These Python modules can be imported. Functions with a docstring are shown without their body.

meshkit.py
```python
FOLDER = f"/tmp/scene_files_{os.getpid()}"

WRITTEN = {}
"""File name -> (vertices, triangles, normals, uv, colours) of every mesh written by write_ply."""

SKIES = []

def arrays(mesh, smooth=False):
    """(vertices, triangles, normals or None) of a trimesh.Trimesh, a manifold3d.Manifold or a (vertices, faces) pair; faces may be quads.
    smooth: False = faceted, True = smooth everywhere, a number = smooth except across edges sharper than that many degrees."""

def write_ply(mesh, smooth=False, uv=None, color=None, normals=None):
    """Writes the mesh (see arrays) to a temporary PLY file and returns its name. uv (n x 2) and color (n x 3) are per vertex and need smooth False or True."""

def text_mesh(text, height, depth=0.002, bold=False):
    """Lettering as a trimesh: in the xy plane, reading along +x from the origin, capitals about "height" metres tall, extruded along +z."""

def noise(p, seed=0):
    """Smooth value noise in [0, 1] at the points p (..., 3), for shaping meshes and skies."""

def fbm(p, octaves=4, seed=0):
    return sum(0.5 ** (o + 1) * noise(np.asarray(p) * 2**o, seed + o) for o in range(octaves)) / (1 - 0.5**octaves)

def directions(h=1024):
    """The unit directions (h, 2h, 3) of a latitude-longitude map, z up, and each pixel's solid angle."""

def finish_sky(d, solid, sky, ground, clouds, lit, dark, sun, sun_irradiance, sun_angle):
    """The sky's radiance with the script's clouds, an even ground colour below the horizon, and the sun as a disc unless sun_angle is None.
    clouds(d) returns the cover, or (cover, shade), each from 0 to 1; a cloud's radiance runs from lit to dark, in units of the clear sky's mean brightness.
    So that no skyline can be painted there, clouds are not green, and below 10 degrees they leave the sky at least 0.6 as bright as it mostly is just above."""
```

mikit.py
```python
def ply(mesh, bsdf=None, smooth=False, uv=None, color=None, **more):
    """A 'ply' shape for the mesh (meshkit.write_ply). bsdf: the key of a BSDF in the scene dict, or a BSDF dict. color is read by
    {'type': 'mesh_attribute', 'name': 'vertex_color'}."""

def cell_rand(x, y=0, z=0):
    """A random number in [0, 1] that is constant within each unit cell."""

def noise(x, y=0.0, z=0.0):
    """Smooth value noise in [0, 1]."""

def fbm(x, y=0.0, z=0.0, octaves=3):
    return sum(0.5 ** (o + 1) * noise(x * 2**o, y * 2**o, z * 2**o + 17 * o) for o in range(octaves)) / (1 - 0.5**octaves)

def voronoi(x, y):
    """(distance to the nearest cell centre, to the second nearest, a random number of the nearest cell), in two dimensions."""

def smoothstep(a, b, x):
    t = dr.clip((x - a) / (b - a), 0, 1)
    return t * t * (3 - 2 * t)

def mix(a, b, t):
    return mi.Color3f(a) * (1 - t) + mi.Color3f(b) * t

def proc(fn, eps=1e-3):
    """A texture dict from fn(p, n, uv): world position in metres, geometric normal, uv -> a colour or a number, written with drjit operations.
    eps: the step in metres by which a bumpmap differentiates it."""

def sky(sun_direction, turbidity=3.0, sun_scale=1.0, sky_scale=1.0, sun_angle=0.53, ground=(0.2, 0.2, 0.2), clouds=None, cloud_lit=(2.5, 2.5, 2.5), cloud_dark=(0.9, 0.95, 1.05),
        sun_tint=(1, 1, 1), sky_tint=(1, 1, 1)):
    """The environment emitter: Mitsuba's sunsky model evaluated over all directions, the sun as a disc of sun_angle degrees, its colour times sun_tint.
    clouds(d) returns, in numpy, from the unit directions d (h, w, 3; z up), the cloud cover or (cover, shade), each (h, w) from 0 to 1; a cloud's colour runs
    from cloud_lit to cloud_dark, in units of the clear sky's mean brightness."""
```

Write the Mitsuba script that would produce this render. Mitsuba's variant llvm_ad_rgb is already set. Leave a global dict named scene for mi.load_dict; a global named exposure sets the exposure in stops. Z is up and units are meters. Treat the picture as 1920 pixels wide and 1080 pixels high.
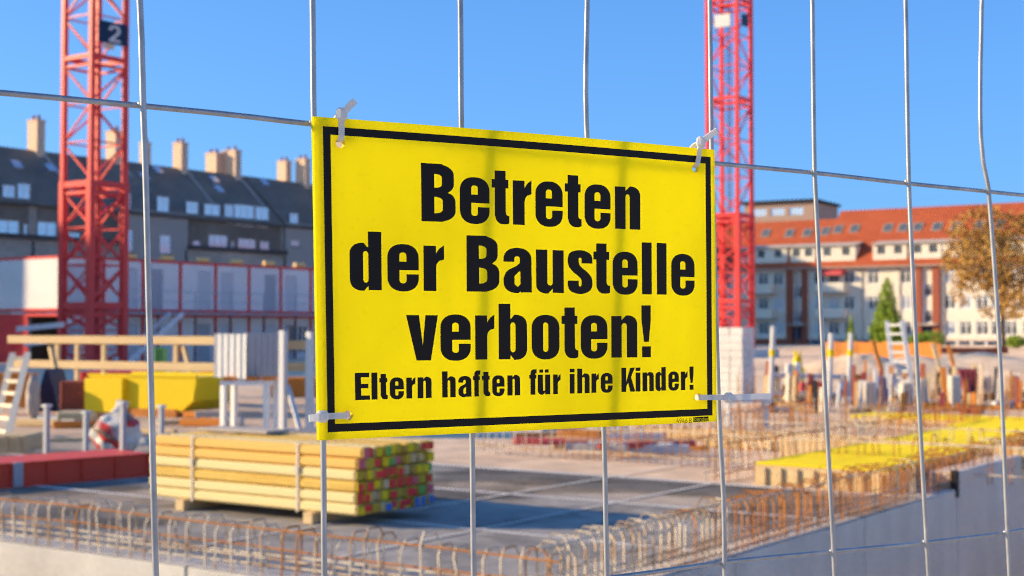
import math, random
import numpy as np, trimesh, mitsuba as mi, mikit, meshkit
import drjit as dr
from shapely.geometry import Polygon, LineString, box as sbox, Point
from shapely import affinity
from shapely.ops import unary_union
from mikit import noise, fbm, voronoi, cell_rand, smoothstep, mix

random.seed(7); rng = np.random.default_rng(7)
T = mi.ScalarTransform4f
ORD = 'first second third fourth fifth sixth seventh eighth ninth tenth eleventh twelfth'.split()
scene, labels = {}, {}

# ------------------------------------------------------------------ camera, sky, exposure
F, CX, HOR, EYE = 2665.0, 960.0, 617.0, 1.63          # focal length and horizon of the 1920 x 1080 photograph
PITCH = math.atan((HOR-540)/F)
scene['camera'] = {'type': 'thinlens', 'fov': 2*math.degrees(math.atan(960/F)), 'fov_axis': 'x',
    'to_world': T().look_at(origin=[0, 0, EYE], target=[0, 10*math.cos(PITCH), EYE+10*math.sin(PITCH)], up=[0, 0, 1]), 'aperture_radius': 0.0019, 'focus_distance': 1.19,
    'near_clip': 0.05, 'far_clip': 5000.0}
SUN_EL, SUN_AZ = math.radians(18.0), math.radians(2.0)
SUN = [-math.cos(SUN_EL)*math.cos(SUN_AZ), math.cos(SUN_EL)*math.sin(SUN_AZ), math.sin(SUN_EL)]
scene['sky'] = mikit.sky(SUN, turbidity=4.0, sun_scale=1.0, sky_scale=1.4, sun_tint=(1.02, 1.07, 1.16), sky_tint=(0.28, 0.55, 1.0), ground=(0.25, 0.22, 0.19))
exposure = 2.62

# ------------------------------------------------------------------ frames
UH = np.array([math.sin(math.radians(34.6)), math.cos(math.radians(34.6)), 0.0])   # the site's two directions
VH = np.array([-UH[1], UH[0], 0.0])
ZH = np.array([0, 0, 1.0])
COR = np.array([0.147, 8.17, 0.0])                                                  # corner of the basement walls
FD = np.array([math.sin(math.radians(56.6)), math.cos(math.radians(56.6)), 0.0])    # along the fence
FN = np.array([FD[1], -FD[0], 0.0])                                                 # fence normal towards the pavement
F0 = np.array([0, 1.188, 0.0])
E0 = np.array([0, 0, EYE])
CP, SP = math.cos(PITCH), math.sin(PITCH)
def ray(px, py): a = (540-py)/F; r = np.array([(px-CX)/F, CP-SP*a, SP+CP*a]); return r/r[1]
def at(px, py, d): return E0 + ray(px, py)*d
def on_z(px, py, z=0.0): return at(px, py, (z-EYE)/ray(px, py)[2])
def on_plane(px, py, p, n): r = ray(px, py); return E0 + r*(np.dot(p-E0, n)/np.dot(r, n))
def site(u, v, z=0.0): return COR + UH*u + VH*v + ZH*z
def uv_of(p): q = p-COR; return float(q@UH), float(q@VH)

# ------------------------------------------------------------------ materials
def rgb(*c): return {'type': 'rgb', 'value': list(c)}
def mat(name, color, rough=0.6, metallic=0.0, spec=0.18, bump=None, **more):
    b = {'type': 'principled', 'base_color': color if isinstance(color, dict) else rgb(*color), 'roughness': rough, 'metallic': metallic, 'specular': spec, **more}
    if bump: b = {'type': 'bumpmap', 'arbitrary': mikit.proc(bump[0], eps=bump[2]), 'scale': bump[1], 'bsdf': b}
    scene['m_'+name] = {'type': 'twosided', 'bsdf': b}
def c_slab(p, n, uv):
    g = fbm(p.x*0.9, p.y*0.9, p.z, octaves=4); w = smoothstep(0.53, 0.62, fbm(p.x*0.35+3.1, p.y*0.5+1.7, 0.0, octaves=3))
    s = noise(p.x*9, p.y*9)
    tan = smoothstep(0.52, 0.66, fbm(p.x*0.5+21, p.y*0.8+4, 0.0, octaves=3))
    return mix(mix((0.24, 0.22, 0.20), (0.34, 0.315, 0.285), g), (0.42, 0.33, 0.24), 0.7*tan)*(1-0.52*w)*(0.85+0.3*s)*(1-0.25*smoothstep(0.5, 0.6, fbm(p.x*2.3+9, p.y*2.9, 0.0, octaves=3)))
def c_wall(p, n, uv):
    g = fbm(p.x*1.6, p.y*1.6, p.z*1.1, octaves=4); s = noise(p.x*30, p.y*30, p.z*30); st = fbm(p.x*5, p.y*5, p.z*0.4, octaves=2)
    return mix((0.50, 0.465, 0.42), (0.66, 0.62, 0.56), g)*(0.92+0.1*s)*(0.88+0.2*st)
def c_earth(p, n, uv):
    g = fbm(p.x*0.22, p.y*0.22, p.z*0.5, octaves=4); s = fbm(p.x*3.1, p.y*3.1, p.z*3, octaves=3)
    return mix((0.46, 0.30, 0.18), (0.70, 0.55, 0.40), g)*(0.7+0.6*s)
def c_street(p, n, uv):
    a, b, r = voronoi(p.x*60, p.y*60)
    return mix((0.50, 0.44, 0.36), (0.62, 0.55, 0.46), r)*(0.8+0.4*fbm(p.x, p.y, octaves=3))
def c_rust(p, n, uv):
    g = fbm(p.x*7, p.y*7, p.z*9, octaves=3)
    return mix((0.30, 0.10, 0.025), (0.62, 0.27, 0.08), g)
def c_pale(p, n, uv):
    g = fbm(p.x*5, p.y*5, p.z*8, octaves=3)
    return mix((0.42, 0.26, 0.14), (0.70, 0.59, 0.44), smoothstep(0.3, 0.6, g))
def c_timber(p, n, uv):
    g = fbm(p.x*2.2+p.z*31, p.y*2.2, p.z*31, octaves=3); s = noise((p.x+p.y)*4, (p.x-p.y)*22, p.z*60)
    return mix((0.56, 0.33, 0.055), (0.74, 0.52, 0.14), g)*(0.85+0.25*s)
def c_plank(p, n, uv):
    g = fbm(p.x*1.5, p.y*1.5, p.z*25, octaves=3)
    return mix((0.50, 0.34, 0.16), (0.72, 0.55, 0.32), g)
def c_oldstone(p, n, uv):
    g = fbm(p.x*0.25, p.y*0.25, p.z*0.35, octaves=4); s = fbm(p.x*2.5, p.y*2.5, p.z*2.5, octaves=2)
    return mix((0.32, 0.265, 0.205), (0.60, 0.50, 0.40), g)*(0.75+0.5*s)
def c_slate(p, n, uv):
    g = fbm(p.x*0.5, p.y*0.5, p.z*0.5, octaves=3); s = noise(p.x*5+p.y*5, p.z*9)
    return mix((0.14, 0.113, 0.087), (0.27, 0.218, 0.165), g)*(0.75+0.5*s)
def c_redroof(p, n, uv):
    g = fbm(p.x*0.4, p.y*0.4, p.z*0.5, octaves=3); s = noise(p.x*3, p.y*3, p.z*7)
    return mix((0.34, 0.072, 0.03), (0.48, 0.115, 0.05), g)*(0.85+0.3*s)
def c_cream(p, n, uv):
    g = fbm(p.x*0.3, p.y*0.3, p.z*0.3, octaves=3)
    return mix((0.72, 0.655, 0.52), (0.84, 0.775, 0.64), g)
def c_galv(p, n, uv):
    g = fbm(p.x*90, p.y*90, p.z*45, octaves=3)
    return mix((0.24, 0.24, 0.245), (0.52, 0.515, 0.51), g)
def c_white(p, n, uv):
    g = fbm(p.x*2, p.y*2, p.z*2, octaves=3)
    return mix((0.58, 0.55, 0.50), (0.78, 0.76, 0.71), g)
def c_yellowdeck(p, n, uv):
    g = fbm(p.x*0.8, p.y*0.8, p.z, octaves=4)
    return mix((0.74, 0.52, 0.015), (0.88, 0.68, 0.03), g)
def c_leafy(p, n, uv):
    g = fbm(p.x*1.2, p.y*1.2, p.z*1.2, octaves=2); r = cell_rand(p.x*6, p.y*6, p.z*6)
    return mix((0.10, 0.20, 0.02), (0.48, 0.60, 0.07), 0.6*g+0.4*r)
def c_autumn(p, n, uv):
    g = fbm(p.x*1.1, p.y*1.1, p.z*1.1, octaves=2); r = cell_rand(p.x*6, p.y*6, p.z*6)
    return mix((0.24, 0.12, 0.03), (0.64, 0.38, 0.10), 0.5*g+0.5*r)
def c_rubble(p, n, uv):
    a, b, r = voronoi(p.x*9+p.z*7, p.z*9-p.y*3)
    c = mix((0.62, 0.60, 0.55), (0.60, 0.06, 0.05), smoothstep(0.62, 0.66, r))
    return mix(c, (0.25, 0.17, 0.12), smoothstep(0.86, 0.9, r))*(0.75+0.4*noise(p.x*14, p.y*14, p.z*14))
def c_containerwhite(p, n, uv):
    g = fbm(p.x*0.7, p.y*0.7, p.z*1.3, octaves=3)
    return mix((0.74, 0.70, 0.65), (0.86, 0.82, 0.76), g)
def c_red(p, n, uv):
    g = fbm(p.x*1.2, p.y*1.2, p.z*2.2, octaves=4)
    return mix((0.70, 0.045, 0.045), (0.86, 0.095, 0.08), g)
def h_rough(p, n, uv): return fbm(p.x*14, p.y*14, p.z*14, octaves=3)
def c_sign(p, n, uv):
    d = fbm(p.x*9, p.y*9, p.z*5, octaves=4); st = noise((p.x+p.y)*70, 1.0, p.z*6); sp = smoothstep(0.80, 0.86, noise(p.x*260, p.y*260, p.z*260))
    k = (0.93+0.07*smoothstep(0.3, 0.6, d))*(0.965+0.035*st)*(1-0.035*sp)
    return mi.Color3f(0.99, 0.905, 0.03)*k
P = mikit.proc
mat('slab', P(c_slab), 0.9, spec=0.08, bump=(h_rough, 0.006, 0.01))
mat('concrete', P(c_wall), 0.85, bump=(h_rough, 0.004, 0.01))
mat('earth', P(c_earth), 0.95)
mat('street', P(c_street), 0.9)
mat('rust', P(c_rust), 0.85, spec=0.2)
mat('pale', P(c_pale), 0.8, spec=0.2)
mat('timber', P(c_timber), 0.6)
mat('plank', P(c_plank), 0.75)
mat('oldstone', P(c_oldstone), 0.9)
mat('slate', P(c_slate), 0.6)
mat('redroof', P(c_redroof), 0.8)
mat('cream', P(c_cream), 0.9)
mat('galv', P(c_galv), 0.40, metallic=0.5, spec=0.5)
mat('white', P(c_white), 0.85)
mat('deck', P(c_yellowdeck), 0.85, spec=0.1)
mat('leafy', P(c_leafy), 0.7, spec=0.2)
mat('autumn', P(c_autumn), 0.8, spec=0.2)
mat('rubble', P(c_rubble), 0.35)
mat('cabin', P(c_containerwhite), 0.5)
mat('red', P(c_red), 0.4)
for nm, c, r in (('yellow', (0.84, 0.60, 0.012), 0.45), ('pink', (0.60, 0.10, 0.10), 0.6), ('blue', (0.06, 0.14, 0.34), 0.6), ('navy', (0.01, 0.03, 0.075), 0.4), ('dark', (0.022, 0.022, 0.026), 0.6),
                 ('grey', (0.42, 0.43, 0.44), 0.5), ('lightgrey', (0.60, 0.60, 0.59), 0.5), ('frame', (0.86, 0.85, 0.82), 0.4), ('timberpale', (0.74, 0.60, 0.29), 0.6), ('timberorange', (0.74, 0.45, 0.12), 0.6), ('bagwhite', (0.60, 0.53, 0.44), 0.85), ('dullblue', (0.13, 0.17, 0.30), 0.7), ('brownplaster', (0.40, 0.27, 0.21), 0.9), ('lampwarm', (0.86, 0.58, 0.22), 0.5), ('palewood', (0.82, 0.71, 0.52), 0.6), ('brick', (0.34, 0.10, 0.06), 0.85), ('oxblood', (0.22, 0.035, 0.04), 0.6),
                 ('orange', (0.62, 0.22, 0.04), 0.6), ('peach', (0.76, 0.53, 0.36), 0.85), ('walerred', (0.74, 0.085, 0.045), 0.45), ('bark', (0.09, 0.07, 0.055), 0.9), ('green', (0.15, 0.38, 0.10), 0.6), ('plaster', (0.42, 0.365, 0.31), 0.9),
                 ('endred', (0.80, 0.05, 0.045), 0.5), ('endpink', (0.62, 0.13, 0.16), 0.5), ('endolive', (0.55, 0.38, 0.04), 0.6), ('endgreen', (0.16, 0.42, 0.09), 0.6), ('endblue', (0.05, 0.17, 0.5), 0.5),
                 ('whitepaint', (0.78, 0.77, 0.74), 0.5), ('sill', (0.10, 0.095, 0.09), 0.8)):
    mat(nm, c, r)
mat('pane', (0.66, 0.72, 0.78), 0.12, metallic=0.45, spec=0.9)
mat('panedark', (0.10, 0.115, 0.13), 0.08, spec=0.9)
mat('black_print', (0.011, 0.008, 0.008), 0.42, spec=0.16)
mat('yellow_print', (0.80, 0.60, 0.0), 0.4)
scene['m_sign'] = {'type': 'principledthin', 'base_color': P(c_sign), 'roughness': 0.35, 'diff_trans': 1.3, 'spec_trans': 0.0, 'eta': 1.45}
scene['m_nylon'] = {'type': 'principledthin', 'base_color': rgb(0.86, 0.85, 0.83), 'roughness': 0.3, 'diff_trans': 0.8, 'spec_trans': 0.0, 'eta': 1.5}
scene['m_bag'] = {'type': 'principledthin', 'base_color': rgb(0.80, 0.78, 0.73), 'roughness': 0.5, 'diff_trans': 0.5, 'spec_trans': 0.0, 'eta': 1.4}

# ------------------------------------------------------------------ mesh helpers: a mesh is (vertices, triangles)
BF = np.array([[0, 2, 3], [0, 3, 1], [4, 5, 7], [4, 7, 6], [0, 1, 5], [0, 5, 4], [2, 6, 7], [2, 7, 3], [0, 4, 6], [0, 6, 2], [1, 3, 7], [1, 7, 5]])
def corner_box(o, a, b, c):
    o, a, b, c = (np.asarray(x, float) for x in (o, a, b, c))
    v = np.array([o+i*a+j*b+k*c for i in (0, 1) for j in (0, 1) for k in (0, 1)])
    f = BF if np.dot(np.cross(a, b), c) > 0 else BF[:, ::-1]
    return v, f[:, ::-1]
def frame_box(c, size, ax=UH, ay=VH, az=ZH):                        # centred in x and y, standing on c
    a, b, h = ax*size[0], ay*size[1], az*size[2]
    return corner_box(np.asarray(c)-a/2-b/2, a, b, h)
def cat(ms):
    vs, fs, n = [], [], 0
    for v, f in ms:
        vs.append(v); fs.append(np.asarray(f)+n); n += len(v)
    return np.vstack(vs), np.vstack(fs)
def tube(pts, r, sides=6, caps=True):
    p = np.asarray(pts, float); n = len(p)
    t = np.gradient(p, axis=0); t /= np.linalg.norm(t, axis=1, keepdims=True)
    a = np.cross(t, np.array([0.31, 0.17, 0.93]) if abs(t[0] @ np.array([0.31, 0.17, 0.93])) < 0.95 else np.array([1.0, 0, 0])); a /= np.linalg.norm(a, axis=1, keepdims=True)
    b = np.cross(t, a); g = np.arange(sides)*2*np.pi/sides
    r = np.broadcast_to(r, (n,))[:, None, None]
    v = (p[:, None]+r*(np.cos(g)[None, :, None]*a[:, None]+np.sin(g)[None, :, None]*b[:, None])).reshape(-1, 3)
    i, j = np.meshgrid(np.arange(n-1), np.arange(sides), indexing='ij'); j2 = (j+1) % sides
    q = np.stack([i*sides+j, i*sides+j2, (i+1)*sides+j2, (i+1)*sides+j], -1).reshape(-1, 4)
    f = np.vstack([q[:, [0, 1, 2]], q[:, [0, 2, 3]]])
    if caps:
        f = np.vstack([f, [[0, k+1, k] for k in range(1, sides-1)], [[(n-1)*sides, (n-1)*sides+k, (n-1)*sides+k+1] for k in range(1, sides-1)]])
    return v, f
def beam(p, q, w, h=None, up=ZH):                                   # a straight square bar from p to q
    p, q = np.asarray(p, float), np.asarray(q, float); h = h or w; t = q-p; tn = t/np.linalg.norm(t)
    s = np.cross(tn, up if abs(tn @ up) < 0.95 else UH); s /= np.linalg.norm(s); n = np.cross(s, tn)
    return corner_box(p-s*w/2-n*h/2, t, s*w, n*h)
def quad_slab(pts, th): 
    p = np.array(pts); n = np.cross(p[1]-p[0], p[3]-p[0]); n /= np.linalg.norm(n)
    return corner_box(p[0]-n*th, p[1]-p[0], p[3]-p[0], n*th)
def soft_box(o, a, b, c, r):                                        # box with bevelled edges: a hull of eight small octahedra
    o, a, b, c = (np.asarray(x, float) for x in (o, a, b, c)); L = [np.linalg.norm(x) for x in (a, b, c)]; d = [x/l for x, l in zip((a, b, c), L)]
    pts = []
    for i in (0, 1):
        for j in (0, 1):
            for k in (0, 1):
                q = o+a*i+b*j+c*k; s = [(1-2*i)*r*d[0], (1-2*j)*r*d[1], (1-2*k)*r*d[2]]
                pts += [q+s[0]+s[1], q+s[1]+s[2], q+s[0]+s[2]]
    h = trimesh.PointCloud(np.array(pts)).convex_hull
    return np.array(h.vertices), np.array(h.faces)
def poly_faces(poly):
    v, f = trimesh.creation.triangulate_polygon(poly, engine='earcut'); return np.asarray(v), np.asarray(f)
def slab_poly(poly, place, d0, d1):                                 # polygon in (x, y), thickened between two offsets; place(x, y, d) gives the point
    ms = []
    for g in getattr(poly, 'geoms', [poly]):
        m = trimesh.creation.extrude_polygon(g, 1.0, engine='earcut')
        v = np.array(m.vertices); w = np.array([place(x, y, d0+(d1-d0)*z) for x, y, z in v])
        ms.append((w, np.array(m.faces)))
    return cat(ms)
def sphere(c, r, scale=(1, 1, 1), jitter=0.0, seed=0, sub=2):
    m = trimesh.creation.icosphere(subdivisions=sub); v = np.array(m.vertices)
    if jitter: v = v*(1+jitter*(meshkit.fbm(v*1.7+seed*7.3, 3, seed)-0.5)[:, None]*2)
    return v*np.array(scale)*r+np.asarray(c), np.array(m.faces)

# ------------------------------------------------------------------ scene entries
def numbered(key):
    taken = lambda k: k in scene or k in labels or any(x.startswith(k+'__') for x in (scene if '__' not in k else ()))
    if key not in _count and not taken(key): _count[key] = 0; return key
    _count[key] = _count.get(key, 0)+1
    return f'{key}_{_count[key]:03d}'
_count = {}
def thing(name, label, cat_, group=None):
    k = numbered(name); labels[k] = {'label': label, 'category': cat_}
    if group: labels[k]['group'] = group
    return k
def put(key, mesh, m, smooth=False): scene[key] = mikit.ply(mesh, 'm_'+m, smooth=smooth)
def part(t, name, mesh, m, smooth=False, label=None, kind=None):
    k = numbered(t+'__'+name); put(k, mesh, m, smooth)
    if label or kind: labels[k] = {**({'label': label} if label else {}), **({'kind': kind} if kind else {})}
    return k
def solo(name, label, cat_, mesh, m, smooth=False, group=None, kind=None):
    k = thing(name, label, cat_, group); put(k, mesh, m, smooth)
    if kind: labels[k]['kind'] = kind
    return k
def struct(name, mesh, m, label, smooth=False):
    put(name, mesh, m, smooth); labels[name] = {'label': label, 'category': name.replace('_', ' '), 'kind': 'structure'}

# ------------------------------------------------------------------ the ground: pavement, pit round the basement, floor slab, earth beyond
def to_uv(poly): return poly
U1, V1 = 46.0, 34.0
pit = sbox(-2.0, -3.4, U1, 0.0).union(sbox(-2.0, -3.4, 0.0, V1))
U_SL = uv_of(on_z(860, 874))[0]
slab_area = sbox(0, 0, U_SL, 13)
big = sbox(-900, -900, 1200, 1200)
def flat(poly, z):
    ms = []
    for g in getattr(poly, 'geoms', [poly]):
        v, f = poly_faces(g); ms.append((np.array([site(a, b, z) for a, b in v]), f))
    return cat(ms)
pave = sbox(-40, -30, 60, -3.4).union(sbox(-40, -30, -2.0, 40))
struct('earth_ground', flat(big.difference(pit).difference(slab_area).difference(pave), -0.008), 'earth', 'sandy brown building site ground stretching back to the houses')
struct('gravel_path', flat(pave, 0.0), 'street', 'pale gravel path along the outside of the fence')
struct('pit_floor', flat(pit, -3.6), 'street', 'sandy floor of the trench along the basement walls')
cut = [corner_box(site(-2, -3.4, -3.6), UH*(U1+2), -VH*0.02, ZH*3.6), corner_box(site(-2, -3.4, -3.6), VH*(V1+3.4), -UH*0.02, ZH*3.6), corner_box(site(U1, -3.4, -3.6), VH*3.4, UH*0.02, ZH*3.57), corner_box(site(-2, V1, -3.6), UH*2, VH*0.02, ZH*3.57)]
struct('trench_bank', cat(cut), 'street', 'cut earth bank of the trench')
struct('floor_slab', flat(slab_area, 0.0), 'slab', 'dark grey concrete floor slab with damp patches')
def strip(u0, v0, u1, v1, w, z=0.004):
    p, q = site(u0, v0, z), site(u1, v1, z); t = (q-p)/np.linalg.norm(q-p); s = np.cross(ZH, t)*w/2
    return np.array([p-s, q-s, q+s, p+s]), np.array([[0, 1, 2], [0, 2, 3]])
for py, w in ((990, 0.10), (919, 0.10), (874, 0.16)):
    u, v = uv_of(on_z(860, py)); part('floor_slab', 'pale_seam', cat([strip(u, 0.1, u, 12.9, w)]), 'concrete', label='pale seam line across the dark slab')
u, v = uv_of(on_z(1087, 905)); part('floor_slab', 'pale_seam', strip(0.5, v, 14, v, 0.05, 0.008), 'concrete')
u, v = uv_of(on_z(945, 985)); part('floor_slab', 'pale_seam', strip(0.5, v, 14, v, 0.05, 0.008), 'concrete')

# basement walls: concrete panels with recessed joints
def wall_run(t, along, across, lens, thick, top, start=0.0):
    s = start
    for L, tp in lens:
        part(t, 'panel', soft_box(site(0, 0, -3.6)+along*(s+0.006), along*(L-0.012), across*thick, ZH*(3.6+tp), 0.012), 'concrete'); s += L
t = thing('basement_wall', 'grey shaded concrete wall running right along the trench', 'wall')
u_step = uv_of(on_z(1757, 915))[0]
wall_run(t, UH, VH, [(u_step/3, 0.0)]*3+[(2.6, 0.17)]*14, 0.3, 0)
part(t, 'end_plate', corner_box(site(u_step-0.05, -0.012, -0.08), UH*0.09, VH*0.06, ZH*0.27), 'dark', label='dark steel strip at the step in the wall top')
t = thing('basement_wall', 'sunlit cream concrete wall at the bottom left under the starter bars', 'wall')
wall_run(t, VH, UH, [(2.6, 0.0)]*12, 0.3, 0, start=0.3)

# ------------------------------------------------------------------ starter bars: hairpin loops in a row, with bars running along
def hairpin(p, across, h, w, r, lean=0.0):
    a = across*w/2; b = ZH; d = np.cross(across, ZH)*lean
    pts = [p-a, p-a+b*h*0.82+d*0.8, p-a*0.55+b*h+d, p+a*0.55+b*h+d, p+a+b*h*0.82+d*0.8, p+a]
    return tube(pts, r, 4, caps=False)
def cage(label, u0, v0, along, across, n, step, h, w, r, group, long_h=(0.06, 0.15, 0.31), base=0.0, prob=0.35, seed=1):
    t = thing('rebar_cage', label, 'rebar', group); rr = np.random.default_rng(seed); rust = False
    for i in range(n):
        if rr.random() < 0.16: rust = rr.random() < prob
        p = site(u0, v0, base)+along*(i*step+rr.normal(0, 0.013))
        part(t, 'hairpin_bar', hairpin(p, across*(1 if rr.random() < .5 else 1), h+rr.normal(0, 0.02)-(0.06 if rr.random() < 0.06 else 0), w+rr.normal(0, .016), r, rr.normal(0, 0.014 if rr.random() < 0.92 else 0.06)), 'rust' if rust or rr.random() < 0.08 else 'pale', smooth=60)
    L = n*step
    for hz in long_h:
        for sgn in (-1, 1):
            if hz > h*0.8 and sgn > 0: continue
            pts = [site(u0, v0, base+hz+rr.normal(0, 0.006))+along*(L*k/14-0.1)+across*sgn*(w/2-0.012) + ZH*rr.normal(0, 0.009) for k in range(15)]
            part(t, 'running_bar', tube(pts, r*0.9, 4), 'pale' if rr.random() < 0.7 else 'rust', smooth=60)
    return t
GR = 'starter bar rows standing out of the concrete'
cage('row of pale and rusty rebar loops along the sunlit wall at bottom left', 0.15, 0.0, VH, UH, 84, 0.148, 0.335, 0.19, 0.0072, GR, seed=8, prob=0.5)
cage('row of rebar loops along the top of the grey wall at bottom right', 0.25, 0.15, UH, VH, 140, 0.095, 0.38, 0.17, 0.0068, GR, long_h=(0.03, 0.08, 0.14, 0.35), seed=5, prob=0.66)

# ------------------------------------------------------------------ the stack of yellow timber girders
c0 = on_z(668, 968, 0.10); su, sv = uv_of(c0)
LY, NB, LL, PH = 6, 10, 2.5, 0.094
r2 = np.random.default_rng(11)
for sd in (0.45, 2.0):
    solo('timber_bearer', 'short squared timber under the girder stack, %s' % ('nearer its painted ends' if sd < 1 else 'nearer its plain far end'), 'timber', corner_box(site(su-0.04, sv+sd, 0.004), UH*1.1, VH*0.1, ZH*0.094), 'plank')
for k in range(LY):
    for i in range(NB):
        off = r2.normal(0, 0.02); wv = 1.02/NB; g = 0.006
        t = thing('timber_girder', '', 'timber girder', 'yellow timber girders in the banded stack')
        labels[t]['label'] = 'yellow girder in the %s layer of the stack, %s' % (('lowest', 'second lowest', 'third lowest', 'third highest', 'second highest', 'top')[k], 'its flank facing the fence' if i == 0 else 'last one on the far side' if i == NB-1 else '%s from the fence side' % ORD[i])
        o = site(su+i*wv+g/2, sv+off, 0.10+k*PH+0.001)
        fm = ('timberpale', 'timberpale', 'timber', 'timberpale', 'timberorange', 'timberorange')[k] if i == 0 else ('timber', 'timberpale', 'timberorange')[int(r2.integers(0, 3))]
        part(t, 'shaft', soft_box(o, VH*LL, UH*(wv-g), ZH*(PH-0.008), 0.018), fm)
        e = o-VH*0.012; W_, H_ = wv-g, PH-0.008
        part(t, 'painted_end', soft_box(e+UH*0.006+ZH*0.004, VH*0.016, UH*(W_-0.012), ZH*(H_-0.008), 0.005), 'endolive' if r2.random() < 0.7 else 'deck')
        m = 'endblue' if k == 0 and r2.random() < 0.3 else r2.choice(['endred', 'endred', 'endred', 'endred', 'endred', 'endpink', 'deck', 'deck', 'plank', 'endolive', 'endgreen'])
        w_ = r2.uniform(0.6, 0.92)*W_; x_ = r2.uniform(0.0, 1.0)*(W_-w_-0.012)+0.006; h_ = r2.uniform(0.65, 0.95)*H_
        part(t, 'end_patch', soft_box(e-VH*0.006+UH*x_+ZH*r2.uniform(0.05, 0.9)*(H_-h_), VH*0.012, UH*w_, ZH*h_, 0.004), str(m))
for q, (px, lb) in enumerate(((362, 'left'), (560, 'right'))):
    _, v_ = uv_of(on_plane(px, 900, c0, UH)); hh = LY*PH
    solo('lashing_strap', 'white lashing strap round the girder stack, %s one' % lb, 'strap', cat([corner_box(site(su-0.006, v_, 0.09), VH*0.026, UH*0.004, ZH*(hh+0.02)), corner_box(site(su-0.006, v_, 0.108+hh), VH*0.026, UH*1.04, ZH*0.004), corner_box(site(su+1.03, v_, 0.09), VH*0.045, UH*0.004, ZH*(hh+0.02)), corner_box(site(su-0.02, v_-0.01, 0.42), VH*0.045, UH*0.014, ZH*0.06)]), 'bagwhite')
solo('loose_board', 'grey weathered board lying on top of the girder stack', 'board', soft_box(site(su+0.55, sv+1.55, 0.104+LY*PH), VH*0.9, UH*0.3, ZH*0.03, 0.005), 'plaster')

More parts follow.
